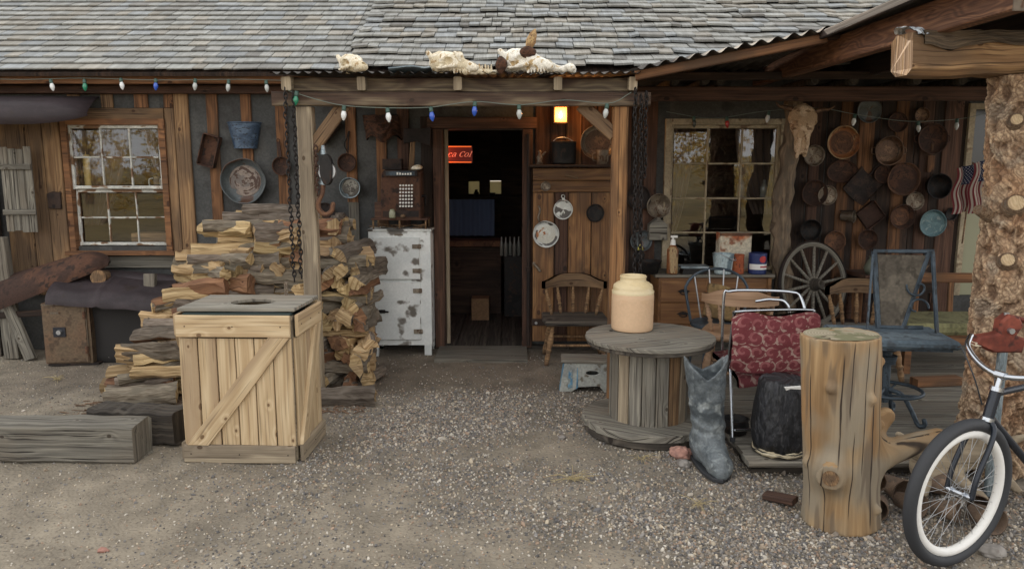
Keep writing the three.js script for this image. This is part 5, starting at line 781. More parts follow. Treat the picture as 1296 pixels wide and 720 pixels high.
// ---------------------------------------------------------------- desk and what stands on it
const DY = .082;
{
  const t = thing('wooden_desk', 'brown wooden desk with drawers under the side porch window', 'desk', [1.68, DY, -6.3]); const h = .665;
  obj('top', bb([-.5, h - .012, 0], [.48, h - .012, 0], .024, .42, { tint: .9 }), M.grey, t); obj('carcass', bx(-.47, -.06, .04, h - .025, -.19, .19), M.oak, t); obj('side', bx(.43, .46, .0, h - .025, -.19, .19), M.oak, t); obj('apron', bx(-.06, .43, h - .12, h - .026, .15, .17), M.oak, t); obj('back', bx(-.06, .43, .2, h - .025, -.19, -.17), M.darkWood, t);
  for (const [y0, y1] of [[.06, .24], [.255, .425], [.44, .615]]) { const d = obj('drawer', slab([[-.45, y0], [-.08, y0], [-.08, y1], [-.45, y1]], .02, .005).translate(0, 0, .186), M.oak, t); const y = (y0 + y1) / 2; obj('pull', [tube([[-.3, y, .205], [-.285, y - .018, .225], [-.245, y - .018, .225], [-.23, y, .205]], .005, 6), slab([[-.32, y], [-.29, y + .014], [-.265, y + .02], [-.24, y + .014], [-.21, y], [-.24, y - .008], [-.29, y - .008]], .004, .001).translate(0, 0, .206)], M.iron, d); }
  const T = DY + h + .001, on = (n, l, c, x, z) => thing(n, l, c, [x, T, z]);
  let o = on('spray_bottle', 'rusty tin bottle with a pale pump top on the desk', 'bottle', 1.325, -6.15); obj('body', lathe([[0, 0], [.044, 0], [.046, .01], [.046, .2], [.03, .225], [.022, .24], [0, .241]], 20), M.rustEnamel, o); obj('pump', [rod([0, .24, 0], [0, .285, 0], .024, .018, 12), rod([0, .28, 0], [0, .305, 0], .008, .008, 8), bx(-.02, .035, .3, .318, -.012, .012)], M.white, o);
  o = on('black_pan', 'black roasting pan on the desk end', 'pan', 1.13, -6.2); obj('pan', lathe([[0, 0], [.085, 0], [.115, .1], [.12, .105], [.11, .1], [.08, .012], [0, .01]], 24), M.iron, o);
  o = on('oil_can', 'little dark oil can with a yellow cap standing behind the black pan', 'can', 1.1, -6.4); obj('body', lathe([[0, 0], [.04, 0], [.04, .14], [.02, .17], [0, .171]], 16), M.iron, o); obj('cap', lathe([[0, .17], [.025, .17], [.022, .195], [.008, .215], [0, .216]], 12), plain(.55, .5, .12, .5), o);
  o = on('weighing_scale', 'flat black scale with a steel tray on the desk', 'scale', 1.505, -6.18); obj('base', slab([[-.1, 0], [.1, 0], [.085, .05], [-.085, .05]], .12, .004).translate(0, 0, -.06), M.iron, o); obj('tray', slab([[-.11, .05], [.11, .05], [.115, .066], [-.115, .066]], .14, .003).translate(0, 0, -.07), M.galv, o);
  o = on('zinc_bucket', 'pale blue grey metal bucket on the desk', 'bucket', 1.745, -6.15); obj('pail', lathe([[0, 0], [.066, 0], [.07, .01], [.086, .165], [.09, .17], [.083, .17], [.066, .015], [0, .012]], 28), paint({ a: 0x8fa2a8, b: 0xb2c2c5, c: 0x6a7c84, f: 5, f2: 9, s: 170 }, .5, .1), o); obj('handle', tube([[-.088, .15, 0], [-.08, .185, .05], [0, .15, .088], [.08, .12, .07], [.088, .15, 0]], .004, 6, 30), M.steel, o);
  o = on('rusty_tin', 'square tin with peeling orange and cream paint behind the bucket', 'tin', 1.89, -6.37); obj('box', slab([[-.13, 0], [.13, 0], [.13, .32], [-.13, .32]], .12, .008).translate(0, 0, -.06), paint({ a: 0xc7bda8, b: 0xb0623c, c: 0x7f4a33, f: 4, f2: 8, lo: .45, hi: .6, s: 171 }, .7), o); obj('lid', bx(-.135, .135, .3, .325, -.065, .065), M.rustOrange, o);
  o = on('rusty_can', 'rust red can standing between the bucket and the blue can', 'can', 1.872, -6.17); obj('can', lathe([[0, 0], [.05, 0], [.052, .005], [.05, .05], [.052, .055], [.05, .11], [.052, .16], [.046, .16], [.045, .01], [0, .01]], 22), paint({ a: 0x9a4f30, b: 0xb2663f, c: 0x6c3a26, f: 5, s: 172 }, .8), o);
  o = on('blue_can', 'dark blue can with a red oval and a white band', 'can', 2.035, -6.17); obj('can', lathe([[0, 0], [.072, 0], [.075, .006], [.073, .012], [.073, .165], [.075, .172], [.066, .172], [.065, .168], [0, .166]], 30), plain(.02, .035, .13, .35), o);
  obj('white_band', shell((s, u) => { const a = mix(-1.3, 1.3, s); return V(.0742 * Math.sin(a), mix(.04, .085, u), .0742 * Math.cos(a)); }, 20, 1, .0012), M.white, o); obj('red_oval', shell((s, u) => { const a = mix(-.1, .75, s), e = Math.sqrt(Math.max(.01, 1 - Math.pow(s * 2 - 1, 2))); return V(.0745 * Math.sin(a), .125 + (u - .5) * .055 * e, .0745 * Math.cos(a)); }, 16, 3, .0016), plain(.45, .03, .03, .4), o); obj('red_stripe', shell((s, u) => { const a = mix(.0, 1.1, s); return V(.0749 * Math.sin(a), mix(.056, .07, u), .0749 * Math.cos(a)); }, 14, 1, .0016), plain(.4, .06, .06, .4), o);
}
// pots by the desk window
pan('pot_lid', 'grey domed pot lid hung beside the side porch window', 'lid', 1.27, 1.29, .1, .06, M.tin, { base: .5 }); pan('pot_lid', 'dark round lid hung behind the brown porch post', 'lid', 1.1, 1.36, .1, .04, M.rustDark, {}); pan('wall_pan', 'dark enamel pan hanging low near the desk', 'pan', 1.13, .99, .09, .05, M.enamelGrey, {});
solo('bird_house', [slab([[1.19, 1.0], [1.34, 1.0], [1.34, 1.13], [1.265, 1.19], [1.19, 1.13]], .1, .004).translate(0, 0, -6.57)], M.grey, 'small grey birdhouse block below the domed lid', 'birdhouse', [1.265, 1.0, -6.55]);
// ---------------------------------------------------------------- pans on the back wall of the side porch
{
  const z = WZ + .03;
  pan('cake_pan', 'round pan with orange rust and flaking cream rim right of the cow skull', 'pan', 2.84, 1.83, .135, .04, M.rustEnamel, { z, inner: M.rustOrange });
  pan('pot_lid', 'dim grey round lid hung highest on the porch wall', 'lid', 3.05, 2.1, .1, .02, M.enamelGrey, { z });
  pan('copper_bowl', 'copper coloured bowl with two ears hung on the wall', 'bowl', 3.23, 1.76, .12, .06, M.copper, { z, ears: 1, inner: M.copper });
  pan('iron_pan', 'wide dark brown pan with two ears hung near the flags', 'pan', 3.6, 1.86, .125, .045, M.rust, { z, ears: 1 });
  pan('oval_platter', 'rusty brown oval platter under the rusted round pan', 'platter', 2.85, 1.585, .13, .03, M.rust, { z }).scale.set(1, .72, 1);
  pan('barrel_lid', 'large rust brown lid with a pale rim and a small hole', 'lid', 3.375, 1.52, .14, .025, M.rustOrange, { z: z + .03, base: .95, tint: .8, inner: M.rust });
  pan('bundt_pan', 'rusty ring pan with a raised middle hung on the wall', 'pan', 3.39, 1.195, .105, .05, M.rust, { z, inner: M.rustOrange });
  pan('teal_plate', 'worn teal blue round plate hung below the iron pots', 'plate', 3.66, 1.14, .112, .02, M.teal, { z: z + .03, base: .75 });
  pan('iron_pot', 'black iron pot hung below the wide brown pan', 'pot', 3.67, 1.46, .105, .08, M.iron, { z }); pan('tin_cup', 'small tin cup lying sideways on a nail', 'cup', 2.88, 1.2, .05, .1, M.tin, { z, ry: .9, tint: .7 }); pan('stew_pan', 'dark brown pan hung beside the cedar pole', 'pan', 2.62, 1.4, .11, .04, M.rust, { z, tint: .7 }); pan('stew_pan', 'small dark pot hung low beside the wagon wheel', 'pot', 2.6, 1.08, .09, .06, M.iron, { z });
  for (const [n, l, c, x, y, r, dd, m] of [['muffin_tin', 'small brown tin under the copper bowl', 'tin', 3.2, 1.56, .07, .03, M.rust], ['sieve', 'grey round sieve between the cedar pole and the rusted pan', 'sieve', 2.6, 1.72, .085, .03, M.tin], ['pie_tin', 'dull pie tin below the iron pot', 'tin', 3.5, 1.33, .075, .02, M.tin], ['sauce_pan', 'brown saucepan low under the square tin', 'pan', 3.1, 1.0, .085, .05, M.rust], ['ladle_bowl', 'small dark ladle bowl beside the teal plate', 'ladle', 3.82, 1.22, .05, .03, M.iron], ['pie_tin', 'rusty pie tin above the copper bowl', 'tin', 3.3, 2.0, .08, .02, M.rust], ['milk_pan', 'brown milk pan low beside the stew pot', 'pan', 2.82, .98, .09, .04, M.rustOrange], ['jelly_mould', 'little ribbed mould above the iron pan', 'mould', 3.5, 2.06, .06, .03, M.copper], ['tin_plate', 'pitted tin plate beside the dark scoop', 'plate', 2.74, 1.38, .08, .015, M.tin]]) pan(n, l, c, x, y, r, dd, m, { z: z + .004 });
  let t = thing('dust_pan', 'dark flat scoop hung at a slant between the round pans', 'scoop', [3.02, 1.46, z]); t.rotation.z = -.7; obj('scoop', shell((s, u) => V(mix(-.12, .12, s), mix(-.12, .12, u), .01 + .05 * Math.pow(Math.abs(s * 2 - 1), 3)), 14, 6, .006, 1), M.rustDark, t); obj('handle', bb([0, .11, .01], [.0, .26, .01], .022, .012, {}, [1, 0, 0]), M.rustDark, t);
  t = thing('square_tin', 'square brown tin turned on its corner on the wall', 'tin', [3.125, 1.21, z]); t.rotation.z = .68; obj('box', [bx(-.09, .09, -.085, .085, 0, .01), bx(-.095, -.09, -.085, .085, 0, .045), bx(.09, .095, -.085, .085, 0, .045), bx(-.09, .09, -.09, -.085, 0, .045), bx(-.09, .09, .085, .09, 0, .045)], M.rust, t);
  t = thing('spatula', 'wooden paddle hung under the wide brown pan', 'paddle', [3.62, 1.6, z]); obj('paddle', bb([0, -.02, .01], [0, .12, .01], .06, .012, { tint: .8 }, [1, 0, 0]), M.brown, t); obj('handle', bb([0, .12, .01], [0, .22, .01], .02, .012, { tint: .8 }, [1, 0, 0]), M.brown, t);
}
// cow skull on the cedar pole
{
  const t = thing('cow_skull', 'pale cow skull with horns fixed to the cedar pole', 'skull', [2.325, 1.9, -6.13]); t.rotation.x = -.08; t.rotation.z = -.06;
  obj('skull', sdf((x, y, z) => {
    const f = clamp((y + .2) / .4), w = mix(.045, .115, f * f * .7 + f * .3); let d = ell(x, y, z, [0, .11, 0], [.115, .11, .06]);
    d = smin(d, cap(x, y, z, [0, .05, .015], [0, -.13, .02], .075, .05), .05); d = smin(d, cap(x, y, z, [-.025, -.1, .02], [-.028, -.2, .02], .03, .014), .02); d = smin(d, cap(x, y, z, [.025, -.1, .02], [.03, -.19, .02], .03, .014), .02);
    for (const s of [-1, 1]) d = Math.max(d, -ell(x, y, z, [s * .098, .05, .035], [.03, .034, .05])); d = Math.max(d, -ell(x, y, z, [0, -.12, .07], [.022, .07, .04])); return d + .006 * n3(x * 25, y * 25, z * 25);
  }, [-.16, -.25, -.09], [.16, .26, .13], 58, 1, 3), M.boneTan, t);
  for (const s of [-1, 1]) obj('horn', (() => { const c = new THREE.CatmullRomCurve3([V(s * .09, .17, 0), V(s * .15, .185, 0), V(s * .2, .19, .01), V(s * .235, .215, .03)]); const g = new THREE.TubeGeometry(c, 20, .024, 10); const p = g.attributes.position; for (let i = 0; i < p.count; i++) { const k = Math.floor(i / 11) / 20, q = c.getPointAt(k), f = 1 - .75 * k; p.setXYZ(i, q.x + (p.getX(i) - q.x) * f, q.y + (p.getY(i) - q.y) * f, q.z + (p.getZ(i) - q.z) * f); } g.computeVertexNormals(); return g; })(), M.copper, t);
}
// wagon wheel on a low chest
solo('low_chest', [bx(2.15, 3.0, DY, .3, -6.5, -6.1)], M.darkWood, 'low dark chest under the wagon wheel', 'chest', [2.55, DY, -6.3]);
{
  const t = thing('wagon_wheel', 'grey wooden wagon wheel leaning at the back of the side porch', 'wagon wheel', [2.54, .301, -6.14]); t.rotation.set(-.16, .38, 0, 'YXZ'); const r = .355;
  obj('rim', (() => { const g = new THREE.TorusGeometry(r - .022, .026, 4, 56); g.rotateZ(0); const p = g.attributes.position; g.scale(1, 1, 1.1); g.translate(0, r + .004, 0); return fin(g.toNonIndexed()); })(), M.grey, t); obj('iron_tyre', (() => { const g = new THREE.TorusGeometry(r, .008, 4, 56); g.scale(1, 1, 3); g.translate(0, r + .004, 0); return g; })(), M.rustDark, t);
  obj('hub', (() => { const g = lathe([[0, -.08], [.035, -.08], [.05, -.04], [.055, 0], [.05, .04], [.036, .09], [.02, .09], [0, .07]], 20); g.rotateX(PI / 2); g.translate(0, r, 0); return g; })(), M.greyDark, t);
  for (let i = 0; i < 14; i++) { const a = i / 14 * 2 * PI + .12; obj('spoke', rod([.045 * Math.cos(a), r + .045 * Math.sin(a), 0], [(r - .03) * Math.cos(a), r + (r - .03) * Math.sin(a), 0], .014, .011, 8), M.grey, t); }
}
captainChair('honey wood captain chair with turned spindles before the wagon wheel', [2.6, DY, -5.45], -.15, M.tan, M.grey, { seat: .34, back: .63, w: .25 });
captainChair('peach coloured wooden chair seen from behind beside the cable spool', [1.56, DY, -5.05], PI - .35, M.peach, M.peach, { seat: .4, back: .66, w: .235 });
{ // bow backed metal chair
  const t = thing('bow_back_chair', 'dark metal chair with an arched rod back', 'chair', [1.55, DY, -5.42], .05); const w = .235;
  const arc = Array.from({ length: 13 }, (_, i) => { const a = i / 12 * PI; return [w * Math.cos(a) * (1 + .0), .62 + .16 * Math.sin(a), -.16 - .03 * Math.sin(a)]; });
  obj('back_bow', tube([[w * .86, .4, -.12], ...arc, [-w * .86, .4, -.12]], .011, 8, 60), M.blueGrey, t); for (const f of [-.6, -.2, .2, .6]) obj('back_rod', rod([f * w * .85, .41, -.13], [f * w * 1.2, .62 + .16 * Math.sqrt(1 - f * f * 1.2), -.18], .006, .006, 6), M.steel, t);
  obj('seat', slab(circ(0, 0, w, .2, 24), .03, .006).rotateX(-PI / 2).translate(0, .385, .02), M.blueGrey, t); for (const [x, z] of [[-1, -1], [1, -1], [1, 1], [-1, 1]]) obj('leg', rod([x * .2, 0, z * .17 + .02], [x * .16, .386, z * .13 + .02], .011, .011, 8), M.blueGrey, t);
}
solo('seat_cushion', jig(mergeVertices((() => { const q = new THREE.BoxGeometry(.22, .24, .06, 10, 10, 4); q.deleteAttribute('uv'); q.deleteAttribute('normal'); return q; })()), .02, 7, 2).rotateX(-.25).rotateZ(-.25).translate(1.53, .63, -5.43), paint({ a: 0x6e5a3c, b: 0x856d48, c: 0x5a4a34, f: 8, s: 175 }, .95), 'olive brown cushion propped in the arched metal chair', 'cushion', [1.53, .5, -5.43]);
// ---------------------------------------------------------------- paisley folding chair
{
  const t = thing('folding_chair', 'chrome tube folding chair with a red paisley cover', 'chair', [1.47, DY, -4.2], .12);
  const pais = dtex(512, (u, v) => { const A = [.41, .17, .19], B = [.55, .33, .33], C = [.6, .5, .46]; const w = fbm(u, v, 6, 6, 3, 401) * .25; let k = 0, e = 0; const n = 5; for (let i = -1; i <= n; i++) for (let j = -1; j <= n; j++) { const cx = (i + .5 + .25 * (j % 2)) / n, cy = (j + .5) / n, dx = u - cx, dy = v - cy, r = Math.hypot(dx, dy * 1.2), a = Math.atan2(dy, dx) + r * 40 * (((i + j) & 1) ? 1 : -1) + w * 6; if (r < .13) { k = Math.max(k, sst(.5, .8, Math.cos(a)) * sst(.12, .09, r)); e = Math.max(e, sst(.016, .01, Math.abs(r - .1 - .012 * Math.cos(a * 2)))); } } const f = fbm(u, v, 22, 22, 3, 402); let c = mc(A, B, clamp(k * .8 + (f - .45) * .6)); c = mc(c, C, e * sst(.4, .6, f)); return c; });
  pais.repeat.set(1, 1); const fab = new THREE.MeshPhysicalMaterial({ map: pais, roughness: .9, sheen: .3, bumpMap: gritFine, bumpScale: .002, vertexColors: true });
  const tb = (p, n) => obj(n || 'frame_tube', tube(p, .009, 10, p.length * 10), M.chrome, t);
  tb([[-.235, .42, .0], [-.235, .7, .05], [-.2, .735, .055], [.2, .735, .055], [.235, .7, .05], [.235, .42, .0]], 'back_tube');
  tb([[-.24, .0, .12], [-.215, .44, -.02], [-.21, .47, -.04]], 'leg'); tb([[.24, .0, .12], [.215, .44, -.02], [.21, .47, -.04]], 'leg'); tb([[-.2, .0, -.32], [-.23, .43, .0]], 'leg'); tb([[.2, .0, -.32], [.23, .43, .0]], 'leg');
  tb([[-.15, .43, -.3], [-.15, .76, -.3], [-.12, .79, -.29], [-.02, .8, -.26], [.19, .805, -.14], [.24, .77, -.1], [.25, .6, -.02], [.24, .44, .0]], 'arm_tube'); tb([[.02, .74, -.22], [.1, .755, -.18], [.16, .73, -.1], [.17, .5, -.1]], 'arm_tube');
  tb([[-.22, .06, .1], [.22, .06, .1]], 'stretcher');
  obj('back_cover', shell((s, u) => { const x = mix(-.25, .25, s); return V(x, .395 + u * .33 + .014 * Math.cos(s * PI * 2) * u - (u - .4) * .07 * Math.pow(Math.abs(s * 2 - 1), 7), .075 + .02 * Math.sin(u * PI) - .02 * Math.pow(Math.abs(s * 2 - 1), 4) + .012 * n3(s * 5, u * 4, 2)); }, 30, 18, .05, 1, 1.25, .85), fab, t);
  obj('seat_cover', shell((s, u) => V(mix(-.2, .2, s) * (1 - .06 * u), .4 - .09 * (1 - Math.pow(u, .35)) - .01 * Math.cos(s * 6) , .07 - .42 * Math.pow(u, 1.5)), 24, 14, .03, .7, 1, .9), fab, t);
  obj('leg_cap', [rod([-.24, 0, .12], [-.238, .025, .115], .016, .016, 8), rod([.24, 0, .12], [.238, .025, .115], .016, .016, 8)], M.rubber, t);
}
// black keg, small pot
{
  const t = thing('black_keg', 'rough black painted keg with a worn cream base on the deck', 'keg', [1.455, DY, -3.91]);
  const g = jig(mergeVertices((() => { const q = new THREE.LatheGeometry([[.001, .02], [.13, .02], [.142, .08], [.146, .16], [.14, .27], [.125, .36], [.115, .4], [.1, .415], [.001, .41]].map(p => new THREE.Vector2(...p)), 40); q.deleteAttribute('uv'); q.deleteAttribute('normal'); return q; })(), 1e-4), .012, 26, 3); const p = g.attributes.position, uv = []; for (let i = 0; i < p.count; i++) uv.push(Math.atan2(p.getZ(i), p.getX(i)) * .5, p.getY(i) * 1.5); g.setAttribute('uv', new THREE.Float32BufferAttribute(uv, 2)); obj('body', g, M.blackRough, t);
  obj('base_ring', jig(new THREE.TorusGeometry(.128, .016, 8, 40), .008, 30, 2).rotateX(PI / 2).translate(0, .02, 0), paint({ a: 0xb6a98c, b: 0xcabfa4, c: 0x2b2823, f: 12, f2: 10, c1: .55, c2: .62, s: 176 }, .8), t);
  obj('paint_drip', [slab([[-.03, .395], [.05, .4], [.055, .385], [.0, .388], [-.02, .38]], .012, .003).translate(.0, 0, .112)], M.white, t);
}
{ const t = thing('iron_pot', 'small black cast iron pot on the deck beside the keg', 'pot', [1.3, DY, -4.18]); obj('pot', lathe([[0, .01], [.06, .01], [.075, .05], [.07, .085], [.078, .095], [.068, .095], [.06, .02], [0, .02]], 22), M.iron, t); for (const a of [0, 2.1, 4.2]) obj('leg', rod([.05 * Math.cos(a), 0, .05 * Math.sin(a)], [.045 * Math.cos(a), .03, .045 * Math.sin(a)], .01, .012, 8), M.iron, t); }
// ---------------------------------------------------------------- boot
{
  const fn = (x, y, z) => {
    const lean = .03 * (1 - y / .6); const X = x - (.0 - lean * -.4);
    let d = cap(X, y, z, [-.012, .64, -.04], [.01, .2, -.035], .118, .084) + .006 * Math.sin(y * 70 + 5 * n3(x * 9, y * 6, z * 9)) * Math.exp(-Math.pow((y - .22) / .1, 2));
    const foot = cap(X, y, z, [.012, .1, -.04], [.045, .065, .15], .09, .066); d = smin(d, foot, .07); d = smin(d, cap(X, y, z, [.01, .05, -.08], [.01, .14, -.07], .07, .075), .05); d = smin(d, cap(X, y, z, [.045, .05, .15], [.05, .04, .2], .055, .035), .03);
    const rim = .5 + .1 * Math.pow(Math.abs(X + .01) / .11, 1.3) ; d = Math.max(d, y - rim); const inner = cap(X, y, z, [-.012, .7, -.04], [.0, .3, -.04], .108, .07); d = Math.max(d, -inner);
    d = Math.max(d, .012 - y); return d + .008 * n3(x * 11, y * 16, z * 11) + .004 * n3(x * 30, y * 38, z * 30);
  };
  const t = thing('western_boot', 'big worn grey leather cowboy boot beside the cable spool', 'boot', [1.055, -.005, -3.92], -.1);
  obj('upper', sdf(fn, [-.2, -.02, -.24], [.2, .64, .28], 76, 1, 1.6), M.boot, t); obj('sole', slab([[-.06, -.12], [.07, -.12], [.075, -.03], [.1, .1], [.1, .19], [.06, .235], [.01, .22], [-.03, .12], [-.055, -.02]].map(([x, z]) => [x, -z]), .022, .004).rotateX(-PI / 2), M.rubber, t);
}
// ---------------------------------------------------------------- stump
{
  const crk = [[.155, .001, .05, .8], [.215, .0006, .3, .86], [.262, .0006, .1, .45], [.32, .0008, .35, .8], [.36, .0005, .0, .3], [.09, .0008, .4, .85], [.44, .0008, .1, .7], [.02, .0006, .3, .8], [.7, .001, .1, .8], [.285, .0005, .55, .86]];
  const split = (u, v) => { let k = 0; for (const [a, w, u0, u1] of crk) { const c = a + .012 * (fbm(u, a, 5, 3, 3, 711) - .5), q = 1.7 * w * (.5 + 1.6 * fbm(u, a, 9, 3, 2, 712)); k = Math.max(k, sst(q * 2.2, q * .8, Math.abs(v - c)) * sst(u0 - .04, u0 + .03, u) * sst(u1 + .04, u1 - .03, u)); } return k; };
  const stumpTex = dtex(704, (u, v) => { const w = (fbm(u, v, 3, 6, 3, 701) - .5) * .05, b = fbm(u, v + w, 2, 26, 3, 702), f = fbm(u, v + w * .5, 4, 150, 3, 703); let c = mc([.5, .39, .26], [.71, .59, .43], clamp(b * 1.5 - .3 + (f - .5) * .6)); c = mc(c, [.6, .44, .28], sst(.5, .75, fbm(u, v + w, 2, 12, 3, 704)) * .5); c = mc(c, [.54, .51, .45], sst(.3, .66, fbm(u, v + w, 4, 7, 4, 705)) * .8); c = mc(c, [.36, .31, .26], sst(.6, .75, fbm(u, v + w, 3, 30, 3, 706)) * .5); return mc(c, [.16, .12, .09], split(u, v) * .9); });
  const stumpBump = dtex(704, (u, v) => .55 + .35 * fbm(u, v, 4, 120, 3, 703) + .15 * fbm(u, v, 6, 20, 2, 707) - .6 * split(u, v), false);
  const fn = (x, y, z) => {
    const f = y / .88; const cx = mix(.03, -.03, f), a = Math.atan2(z, x - cx); const r = .158 + .018 * Math.exp(-f * 7) + .012 * Math.cos(a * 2 + 1) + .012 * f; let d = (Math.hypot(x - cx, z) - r) * .9;
    d = smin(d, cap(x, y, z, [.06, .27, .0], [.44, .4, .0], .075, .042), .07); d = smin(d, cap(x, y, z, [-.06, .275, .08], [-.12, .285, .19], .09, .055), .06); d = smin(d, cap(x, y, z, [.08, .36, -.05], [.24, .47, -.08], .06, .042), .06);
    for (const [q, yy, rr] of [[1.05, .62, .02], [-.25, .66, .02], [.15, .47, .016], [2.9, .3, .018], [.1, .76, .016], [2.2, .67, .018], [.75, .1, .016]]) { const px = cx + (r + .004) * Math.cos(q), pz = (r + .004) * Math.sin(q); d = smin(d, Math.hypot(x - px, y - yy, z - pz) - rr, .025); }
    d = Math.max(d, y - .88 - .05 * x * .5 - .02 * z); d = Math.max(d, z - .195 - .4 * (x + .12)); d = Math.max(d, -y);
    return d + .004 * n3(x * 9, y * 3, z * 9) + .003 * n3(x * 30, y * 6, z * 30);
  };
  const g = sdf(fn, [-.26, -.04, -.26], [.5, .94, .3], 92, 1, 1); const p = g.attributes.position, n = g.attributes.normal, uv = g.attributes.uv;
  for (let i = 0; i < p.count; i += 3) { const A = []; for (let k = 0; k < 3; k++) A.push(Math.atan2(p.getZ(i + k), p.getX(i + k))); if (Math.max(...A) - Math.min(...A) > 3) for (let k = 0; k < 3; k++) if (A[k] < 0) A[k] += 2 * PI; const up = Math.abs(n.getY(i)) > .8; for (let k = 0; k < 3; k++) up ? uv.setXY(i + k, p.getX(i + k), p.getZ(i + k)) : uv.setXY(i + k, p.getY(i + k), A[k] / (2 * PI)); }
  const t = thing('tree_stump', 'peeled tan tree stump with knots and a branch stub reaching toward the bicycle', 'stump', [1.5, -.006, -3.28]); obj('trunk', g, new THREE.MeshStandardMaterial({ map: stumpTex, bumpMap: stumpBump, bumpScale: .006, roughness: .8, vertexColors: true }), t);
  const m = fin((() => { const q = new THREE.CircleGeometry(.15, 40); q.rotateX(-PI / 2); const pp = q.attributes.position; for (let i = 0; i < pp.count; i++) { pp.setX(i, pp.getX(i) * 1.05 - .03); pp.setY(i, .8825 + .025 * pp.getX(i) + .02 * pp.getZ(i)); } return q; })());
  const rings = dtex(256, (u, v) => { const x = u - .5, y = v - .5, r = Math.hypot(x, y) + .02 * fbm(u, v, 4, 4, 3, 501), k = .5 + .5 * Math.sin(r * 150); let c = mc([.56, .52, .43], [.66, .62, .53], k); c = mc(c, [.42, .42, .3], sst(.5, .66, fbm(u, v, 4, 4, 4, 502)) * .8); const a = Math.atan2(y, x); return mc(c, [.25, .2, .14], sst(.985, .998, Math.cos(a * 3 + fbm(u, v, 5, 5, 2, 503) * 3)) * .8); });
  obj('sawn_top', m, new THREE.MeshStandardMaterial({ map: rings, roughness: .9 }), t); obj('knot_face', rod([-.112, .284, .178], [-.121, .285, .2], .036, .034, 18), M.tan, t);
}
// ---------------------------------------------------------------- swivel chair
{
  const t = thing('swivel_chair', 'blue grey wrought iron swivel chair with a tall taupe mesh back', 'chair', [2.27, DY, -4.42], -.12); const bar = (a, b, w = .022, n = 'frame_bar') => obj(n, bb(a, b, w, w, { ch: .003, tint: 1 }, [.3, .2, 1]), M.blueGrey, t);
  obj('seat', slab([[-.3, -.22], [.3, -.22], [.31, .2], [-.31, .2]], .05, .015).rotateX(-PI / 2).translate(0, .5, 0), paint({ a: 0x56646e, b: 0x6c7a82, c: 0x4a5258, f: 6, s: 180 }, .85), t); obj('seat_frame', bx(-.28, .28, .485, .5, -.19, .21), M.blueGrey, t);
  const y0 = .55, y1 = 1.02; for (const s of [[-.02, .0, -.05], [.12, .0, .27]]) bar([s[0], y0, -.12], [s[2], y1, -.2], .026, 'back_post'); bar([-.05, y1, -.2], [.27, y1, -.2], .022, 'back_rail'); bar([-.02, y0 + .01, -.12], [.24, y0 + .01, -.12], .022, 'back_rail'); bar([-.16, y0, .1], [-.06, y1 - .02, -.18], .014); bar([.28, y0 - .05, .0], [.29, y1, -.19], .02, 'back_post'); bar([-.05, y1, -.2], [.3, y1 + .005, -.2], .018);
  obj('mesh_panel', slab([[-.005, y0 + .02], [.115, y0 + .02], [.25, y1 - .015], [-.03, y1 - .015]], .008, .002).applyMatrix4(new THREE.Matrix4().makeShear(0, 0, 0, 0, 0, 0)).rotateX(-.165).translate(0, .005, -.03), paint({ a: 0x5c554b, b: 0x6f675b, c: 0x4e483f, f: 10, s: 181 }, .9), t);
  for (const s of [0, 1]) obj('scroll', tube(Array.from({ length: 15 }, (_, i) => { const a = i / 14 * 4.4, r = .07 - .011 * a; return [.2 + r * Math.cos(a + s * 3), .68 + s * .13 + r * Math.sin(a + s * 3), -.13]; }), .007, 6, 40), M.blueGrey, t);
  obj('column', [rod([0, .12, 0], [0, .49, 0], .028, .028, 14), rod([0, .36, 0], [0, .41, 0], .05, .06, 14), rod([0, .44, 0], [0, .487, 0], .05, .1, 14)], M.blueGrey, t); obj('foot_ring', (() => { const g = new THREE.TorusGeometry(.19, .011, 8, 44); g.rotateX(PI / 2); g.translate(0, .21, .05); return g; })(), M.blueGrey, t);
  for (let i = 0; i < 4; i++) { const a = i * PI / 2 + .6, c = Math.cos(a), s = Math.sin(a); obj('leg', tube([[.03 * c, .2, .03 * s], [.1 * c, .18, .1 * s], [.16 * c, .09, .16 * s], [.2 * c, .015, .2 * s], [.235 * c, .02, .235 * s], [.23 * c, .05, .23 * s]], .014, 8, 30), M.blueGrey, t); obj('ring_arm', rod([.0, .16, 0], [.19 * Math.cos(a), .205, .05 + .19 * Math.sin(a)], .007, .007, 6), M.blueGrey, t); }
}
// ---------------------------------------------------------------- far end of the side porch
{
  const t = thing('porch_bench', 'wooden bench with a pale green seat pad behind the trunk post', 'bench', [3.35, DY, -5.7]);
  obj('seat_pad', slab([[-.4, -.24], [.45, -.24], [.45, .24], [-.4, .24]], .09, .025).rotateX(-PI / 2).translate(0, .3, 0), paint({ a: 0x6f6d4d, b: 0x83805c, c: 0x5c5940, f: 6, s: 182 }, .95), t); obj('frame', bx(-.42, .47, .22, .298, -.25, .22), M.brown, t); for (const [x, z] of [[-.38, .2], [.42, .2], [-.38, -.22], [.42, -.22]]) obj('leg', bx(x - .025, x + .025, 0, .22, z - .025, z + .025), M.brown, t);
  obj('back_rail', bb([-.4, .66, -.26], [.46, .66, -.26], .08, .03), M.brown, t); for (const x of [-.38, -.1, .18, .43]) obj('back_post', bb([x, .3, -.24], [x, .64, -.26], .045, .025, {}, [1, 0, 0]), M.brown, t); for (const x of [-.39, .44]) { obj('arm_rest', tube([[x, .62, -.24], [x, .64, -.05], [x, .6, .14], [x, .56, .2]], .02, 8), M.brown, t); obj('arm_post', spindle([x, .3, .16], [x, .58, .17], TURN(.016)), M.brown, t); }
}
